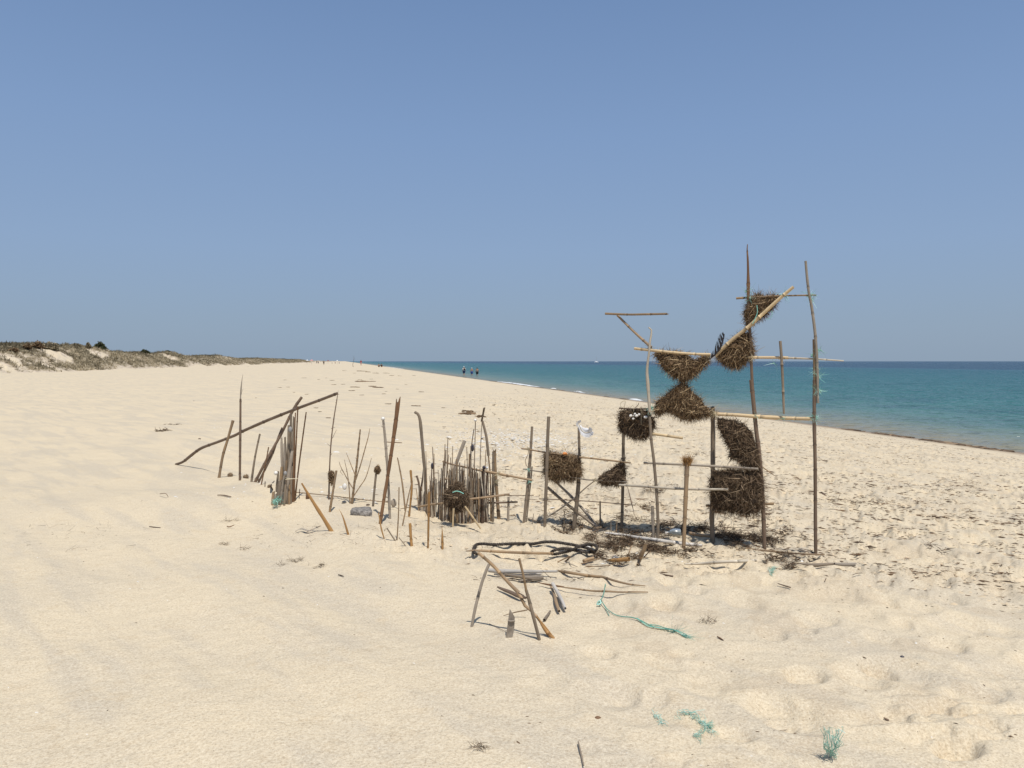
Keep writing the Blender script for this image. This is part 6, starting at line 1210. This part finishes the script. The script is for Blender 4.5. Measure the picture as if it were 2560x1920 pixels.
# single shells lying about
WS = crop(1900, 1250, 3.352)
for q, (cr, p, w, h, mt, lab, nm) in enumerate(((d5, (1590, 248), 15, 9, 'shell', 'largest white shell in the right foreground', 'shell'), (d5, (1557, 103), 9, 6, 'shell', 'white shell above the slender shell chip, right foreground', 'shell'), (d5, (1570, 170), 12, 5, 'shell', 'slender white shell chip between two rounder shells', 'shell'),
     (d5, (1680, 790), 15, 7, 'shell', 'white shell nearest the bottom right corner', 'shell'), (d5, (835, 520), 10, 8, 'shell', 'curled white shell at the edge of a shallow footprint', 'shell'), (d5, (615, 535), 8, 4, 'shell', 'tiny white shell left of the curled one', 'shell'), (d5, (580, 792), 7, 7, 'shell', 'tiny white shell between the teal scraps', 'shell'),
     (d5, (2010, 172), 9, 6, 'shell', 'small white shell far right in the foreground', 'shell'), (d5, (1510, 327), 28, 9, 'shelldark', 'purple black mussel shell in the right foreground', 'mussel_shell'), (c8, (845, 1505), 32, 12, 'shell', 'white shell just left of the grey cracked driftwood', 'shell'), (c7, (1375, 1487), 12, 12, 'shell', 'round white shell on smooth sand below the pale lying cane', 'shell'),
     (d4, (1920, 1090), 42, 16, 'rust', 'pointed brown purple shell near the bottom edge', 'mussel_shell'), (d3, (1030, 494), 9, 5, 'shell', 'tiny white shell on the smooth left sand', 'shell'), (d3, (1950, 521), 12, 6, 'shell', 'white shell chip at the centre of the foreground sand', 'shell'), (d3, (535, 1318), 14, 7, 'shell', 'white shell chip near the bottom left corner', 'shell'),
     (d3, (230, 231), 9, 4, 'shell', 'small shell chip on the far left sand', 'shell'), (d3, (2020, 347), 12, 6, 'shell', 'white shell chip below the low weed tuft', 'shell'), (d6, (240, 1168), 14, 20, 'dark', 'small dark triangular chip left of the bamboo stump', 'chip'), (c8, (1025, 948), 34, 18, 'dark', 'black lump of weed on the sand right of the right pole', 'weed_lump'),
     (d4, (1828, 1230), 10, 12, 'dark', 'tiny dark chip above the split grey reed', 'chip'), (c1, (350, 425), 14, 14, 'brown', 'small brown curl of weed behind the curved pole', 'weed_lump'), (c1, (410, 820), 32, 12, 'dark', 'dark slanting weed scrap left of the stakes', 'weed_lump'), (c1, (718, 942), 16, 9, 'shell', 'white shell between the first two stakes', 'shell'), (d5, (2190, 110), 12, 8, 'brown', 'brown nut shaped lump near the right edge', 'weed_lump'), (d5, (1980, 490), 14, 12, 'dark', 'dark pebble by the right edge', 'pebble'), (d5, (595, 345), 16, 9, 'brown', 'brown weed scrap in the middle of the footprints', 'weed_lump'))):
    c_ = hit(*cr(*p)); k = scale_of(cr) / FPX * c_[1] / 2; rd = max(h * k * 2.0, w * k * .55); mb = MB(); a = q * 1.3
    th = np.linspace(0, 2 * np.pi, 12, endpoint=False); V = []
    for rr_, zz in ((1, 0), (.86, .34), (.5, .58)):
        for t in th: V.append(c_ + np.array([w * k * rr_ * math.cos(t) * (1 + .15 * math.sin(t * 2 + a)), rd * rr_ * math.sin(t), -.002 + zz * w * k]))
    V.append(c_ + (0, 0, .62 * w * k)); F = [(i_ * 12 + j, i_ * 12 + (j + 1) % 12, i_ * 12 + 12 + (j + 1) % 12, i_ * 12 + 12 + j) for i_ in range(2) for j in range(12)] + [(24 + j, 24 + (j + 1) % 12, 36) for j in range(12)]
    mb.add(V, F); mk(nm, mb, mt, None, lab, nm.replace('_', ' ').replace('mussel ', ''))

# ------------------------------------------------------------------ seaweed litter, shell grit, crumbs
def ground_strands(name, spots, mat, label, seed=0, L=.07, w=.004, up=.25, kind='stuff', cat=None, mult=1, pile=.018):
    """spots: (px, py, half width in m, half depth in m, count)"""
    rng = np.random.RandomState(seed); P0 = []; 
    for (px, py, rx, ry, k) in spots:
        k = int(k * mult)
        c_ = hit(px, py); a = rng.uniform(0, 6.28, k); d = np.sqrt(rng.uniform(0, 1, k)) ; x = c_[0] + rx * d * np.cos(a); y = c_[1] + ry * d * np.sin(a)
        keep = (fbm(x / .09, y / .09, seed + 5, 3) > .0) | (k < 61); P0.append(np.stack([x[keep], y[keep]], 1))
    P0 = np.concatenate(P0); k = len(P0); z = ground(P0[:, 0], P0[:, 1]) + rng.uniform(0, pile, k); P = np.concatenate([P0, z[:, None]], 1)
    D = rng.normal(0, 1, (k, 3)) * np.array([1, 1, up]); D[:, 2] = np.abs(D[:, 2]) * .8; mb = MB(); ribbons(mb, P, D, L * rng.uniform(.4, 1.3, k), w * rng.uniform(.5, 1.4, k), np.clip(rng.beta(1.4, 2.6, k), 0, 1), .5, 3, seed, droop=.12)
    return mk(name, mb, mat, None, label, cat, None, kind, smooth=False)
sp = [(1480, 1322, .30, .12, 520), (1440, 1335, .25, .10, 260), (1530, 1345, .35, .14, 500), (1570, 1370, .35, .14, 620), (1545, 1390, .20, .14, 420), (1600, 1350, .3, .12, 420), (1640, 1330, .3, .15, 300), (1700, 1325, .22, .22, 420), (1740, 1330, .2, .14, 260), (1800, 1335, .28, .16, 520),
      (1850, 1345, .3, .14, 560), (1890, 1352, .25, .10, 320), (1830, 1325, .35, .25, 300), (1530, 1305, .4, .3, 220), (1460, 1290, .4, .4, 180), (1610, 1300, .3, .3, 160), (1625, 1262, .18, .12, 120), (1640, 1235, .16, .10, 110), (1560, 1375, .3, .08, 260), (1690, 1375, .3, .06, 160),
      (1860, 1372, .3, .06, 140), (1960, 1395, .22, .06, 160), (1975, 1420, .12, .06, 120), (1880, 1300, .3, .3, 110), (1850, 1308, .2, .1, 120), (1650, 1215, .3, .3, 60), (1950, 1335, .16, .10, 90), (1990, 1352, .1, .12, 50), (1700, 1385, .12, .06, 60), (1760, 1392, .14, .06, 60), (1320, 1312, .12, .05, 60), (1400, 1300, .3, .2, 110)]
ground_strands('seaweed_litter', sp, 'weeddark', 'dark dry seaweed strewn over the sand under the lashed frames', 71, w=.0055, L=.075, mult=2.2, pile=.04)
ground_strands('seaweed_litter', [(1400, 1200, .8, 1.6, 300), (1600, 1250, 1.2, 1.8, 420), (1330, 1370, .6, .25, 90), (1750, 1420, 1.0, .2, 160), (1450, 1400, .6, .3, 120), (1000, 1345, .5, .4, 120), (1180, 1345, .5, .25, 120), (900, 1320, .5, .4, 70), (760, 1330, .5, .5, 50), (1230, 1250, .4, .6, 60)], 'litter', 'thin scattered strands of dry weed around the frames', 72, .06, .0026, .3)
ground_strands('weed_tuft', [(789, 1417, .07, .05, 150)], 'weeddark', 'low dark weed tuft lying alone left of the crossed canes', 73, .05, .003, .6, None, 'seaweed'); ground_strands('weed_tuft', [(737, 1404, .07, .04, 60)], 'weeddark', 'sparse weed tuft left of the darker one', 74, .05, .0028, .8, None, 'seaweed')
ground_strands('weed_tuft', [(700, 1414, .03, .03, 24)], 'weeddark', 'tiny weed sprig, leftmost of the three tufts', 75, .04, .0028, .8, None, 'seaweed'); ground_strands('weed_tuft', [(560, 1361, .05, .04, 40)], 'weed', 'small weed wisp on the left sand, nearer the stakes', 76, .04, .003, .8, None, 'seaweed')
ground_strands('weed_tuft', [(612, 1374, .05, .03, 36)], 'weed', 'small weed wisp on the left sand right of its twin', 77, .04, .003, .8, None, 'seaweed'); ground_strands('weed_tuft', [(1195, 1871, .035, .03, 50)], 'weeddark', 'little dark weed tuft near the bottom edge', 78, .035, .0025, .5, None, 'seaweed')
ground_strands('weed_tuft', [(1770, 1557, .06, .04, 50)], 'weeddark', 'spiky dark weed sprig right of the frayed teal twine', 79, .05, .0026, 1.2, None, 'seaweed'); ground_strands('weed_tuft', [(405, 1076, .16, .22, 170)], 'weeddark', 'black weed scrap on the dune sand left of the curved pole', 80, .08, .012, .2, None, 'seaweed')
ground_strands('weed_tuft', [(435, 1062, .25, .15, 40)], 'weeddark', 'thin line of dark weed behind the black scrap', 81, .10, .008, .2, None, 'seaweed'); ground_strands('weed_tuft', [(570, 1303, .08, .06, 40)], 'litter', 'reddish brown weed wisp in front of the stakes', 82, .05, .003, .6, None, 'seaweed')
ground_strands('dry_stalks', [(150, 1330, .5, .25, 26), (250, 1330, .4, .3, 20), (200, 1370, .6, .2, 14), (860, 1345, .4, .3, 26)], 'litter', 'faint hair thin dry stalks on the smooth left sand', 83, .10, .0022, .25)
ground_strands('seaweed_litter', [(1400, 1122, .5, .3, 200), (1290, 1110, .4, .4, 70), (1720, 1131, .45, .25, 180), (1830, 1180, .8, .8, 90), (2110, 1255, .45, .16, 260), (2330, 1365, .14, .10, 110), (2250, 1250, .8, .5, 90), (1480, 1115, .5, .3, 120), (2120, 1270, .4, .2, 90), (1350, 1190, .6, .8, 90), (1330, 1450, .5, .06, 0 + 30)], 'weeddark', 'small flattened patches of seaweed on the trampled sand', 84, .08, .006, .12)
def crumbs(name, region, n_, mat, label, seed, size, flat=.35, dens=None, tint=(0, .6), kind='stuff', elong=2.4, thin=1.0):
    """small chips: region is a list of (x, y) test function results in world metres"""
    rng = np.random.RandomState(seed); x, y = region(rng, n_)
    if dens is not None: k_ = rng.uniform(0, 1, len(x)) < dens(x, y); x, y = x[k_], y[k_]
    k = len(x); z = ground(x, y); a = rng.normal(-.25, .55, k); s_ = size * rng.lognormal(0, .5, k) * (1 + .02 * np.hypot(x, y))
    base = np.array([(-1, 0, 0), (-.3, -.42, 0), (.5, -.36, 0), (1, 0, 0), (.35, .4, 0), (-.5, .34, 0), (-.25, 0, 1), (.3, 0, .85)]); faces = np.array([(0, 1, 6), (1, 7, 6), (1, 2, 7), (2, 3, 7), (3, 4, 7), (4, 6, 7), (4, 5, 6), (5, 0, 6)])
    B = np.repeat(base[None], k, 0) * (1 + rng.uniform(-.25, .25, (k, 8, 1))); B[:, :, 0] *= elong / 2; B[:, :, 1] *= thin; B[:, :, 2] *= flat
    X_ = B[:, :, 0] * np.cos(a)[:, None] - B[:, :, 1] * np.sin(a)[:, None]; Y_ = B[:, :, 0] * np.sin(a)[:, None] + B[:, :, 1] * np.cos(a)[:, None]
    V = np.stack([x[:, None] + X_ * s_[:, None], y[:, None] + Y_ * s_[:, None], z[:, None] - .001 + B[:, :, 2] * s_[:, None]], -1).reshape(-1, 3); F = (faces[None] + (np.arange(k) * 8)[:, None, None]).reshape(-1, 3)
    me = fast_mesh(name, V, F, tint=np.repeat(rng.uniform(tint[0], tint[1], k), 8), smooth=False); me.materials.append(M[mat]); o = bpy.data.objects.new(name, me); link(o, kind=kind, label=label); return o
def reg_wedge(x0, x1, y0, y1, power=1.6):
    def f(rng, n_):
        y = y0 + (y1 - y0) * rng.uniform(0, 1, n_) ** power; return (x0 + (x1 - x0) * rng.uniform(0, 1, n_)) * y, y
    return f
def dens_tr(x, y):
    s, t = coast(x, y); d = sst(5.6, 6.8, y + .30 * x) * sst(-1.5, .6, x + .05 * y) * (1 - sst(17.5, 20, s)); return d * np.clip(.45 + 1.2 * fbm(x / .9, y / .9, 301, 3), .04, 1)
crumbs('dark_flecks', reg_wedge(-.25, .76, 3.6, 34, 1.8), 60000, 'litter', 'thousands of small dark chips for weed crumbs and crust shadows on the trampled sand', 5, .0072, .3, dens_tr, (0, .6), thin=.45, elong=3.6)  # dark chips model weed bits and also the small shadows of trodden crust
crumbs('dark_flecks', reg_wedge(-.30, .72, 8, 60, 1.8), 9000, 'litter', 'larger dark chips for weed crumbs and crust shadows further up the beach', 6, .012, .25, dens_tr, (0, .65), thin=.5, elong=3.4)
crumbs('dark_flecks', reg_wedge(-.72, .72, 2.6, 9, 1.3), 1500, 'litter', 'tiny dark specks scattered over the foreground sand', 7, .0038, .4, lambda x, y: .25 + .75 * sst(-.5, 1.5, x), (0, .6))
crumbs('sand_clods', reg_wedge(-.2, .76, 4.2, 26, 1.7), 15000, 'clod', 'small crusted clods of trodden sand right of the frames', 15, .011, .6, dens_tr, (.9, 1.1), elong=2.2, thin=.8)
crumbs('dark_flecks', reg_wedge(.3, .76, 4.8, 12, 1.3), 9000, 'litter', 'dense dark chips for weed crumbs and crust shadows on the trodden sand at the right', 16, .0085, .35, lambda x, y: dens_tr(x, y) * sst(6.2, 7.4, y + .35 * x), (0, .5), thin=.4, elong=4)
crumbs('shell_grit', lambda r, k: (hit(1285, 1100)[0] + r.normal(0, .75, k), hit(1285, 1100)[1] + r.normal(0, 1.6, k)), 5200, 'shell', 'patch of crushed white shell behind the rail fence', 8, .0095, .3, None, (0, 1))
crumbs('shell_grit', reg_wedge(-.45, .1, 8, 26, 1.5), 1500, 'shell', 'scattered white shell chips on the middle beach', 9, .010, .3, lambda x, y: np.clip(.3 + fbm(x, y, 310, 2), .05, 1))
crumbs('shell_grit', reg_wedge(-.7, .72, 2.6, 9, 1.3), 260, 'shell', 'few tiny white shell chips in the foreground', 10, .0045, .3)
crumbs('shell_grit', lambda r, k: (hit(1540, 1385)[0] + r.normal(0, .18, k), hit(1540, 1385)[1] + r.normal(0, .12, k)), 60, 'shell', 'white shell bits among the seaweed litter', 12, .010, .4)
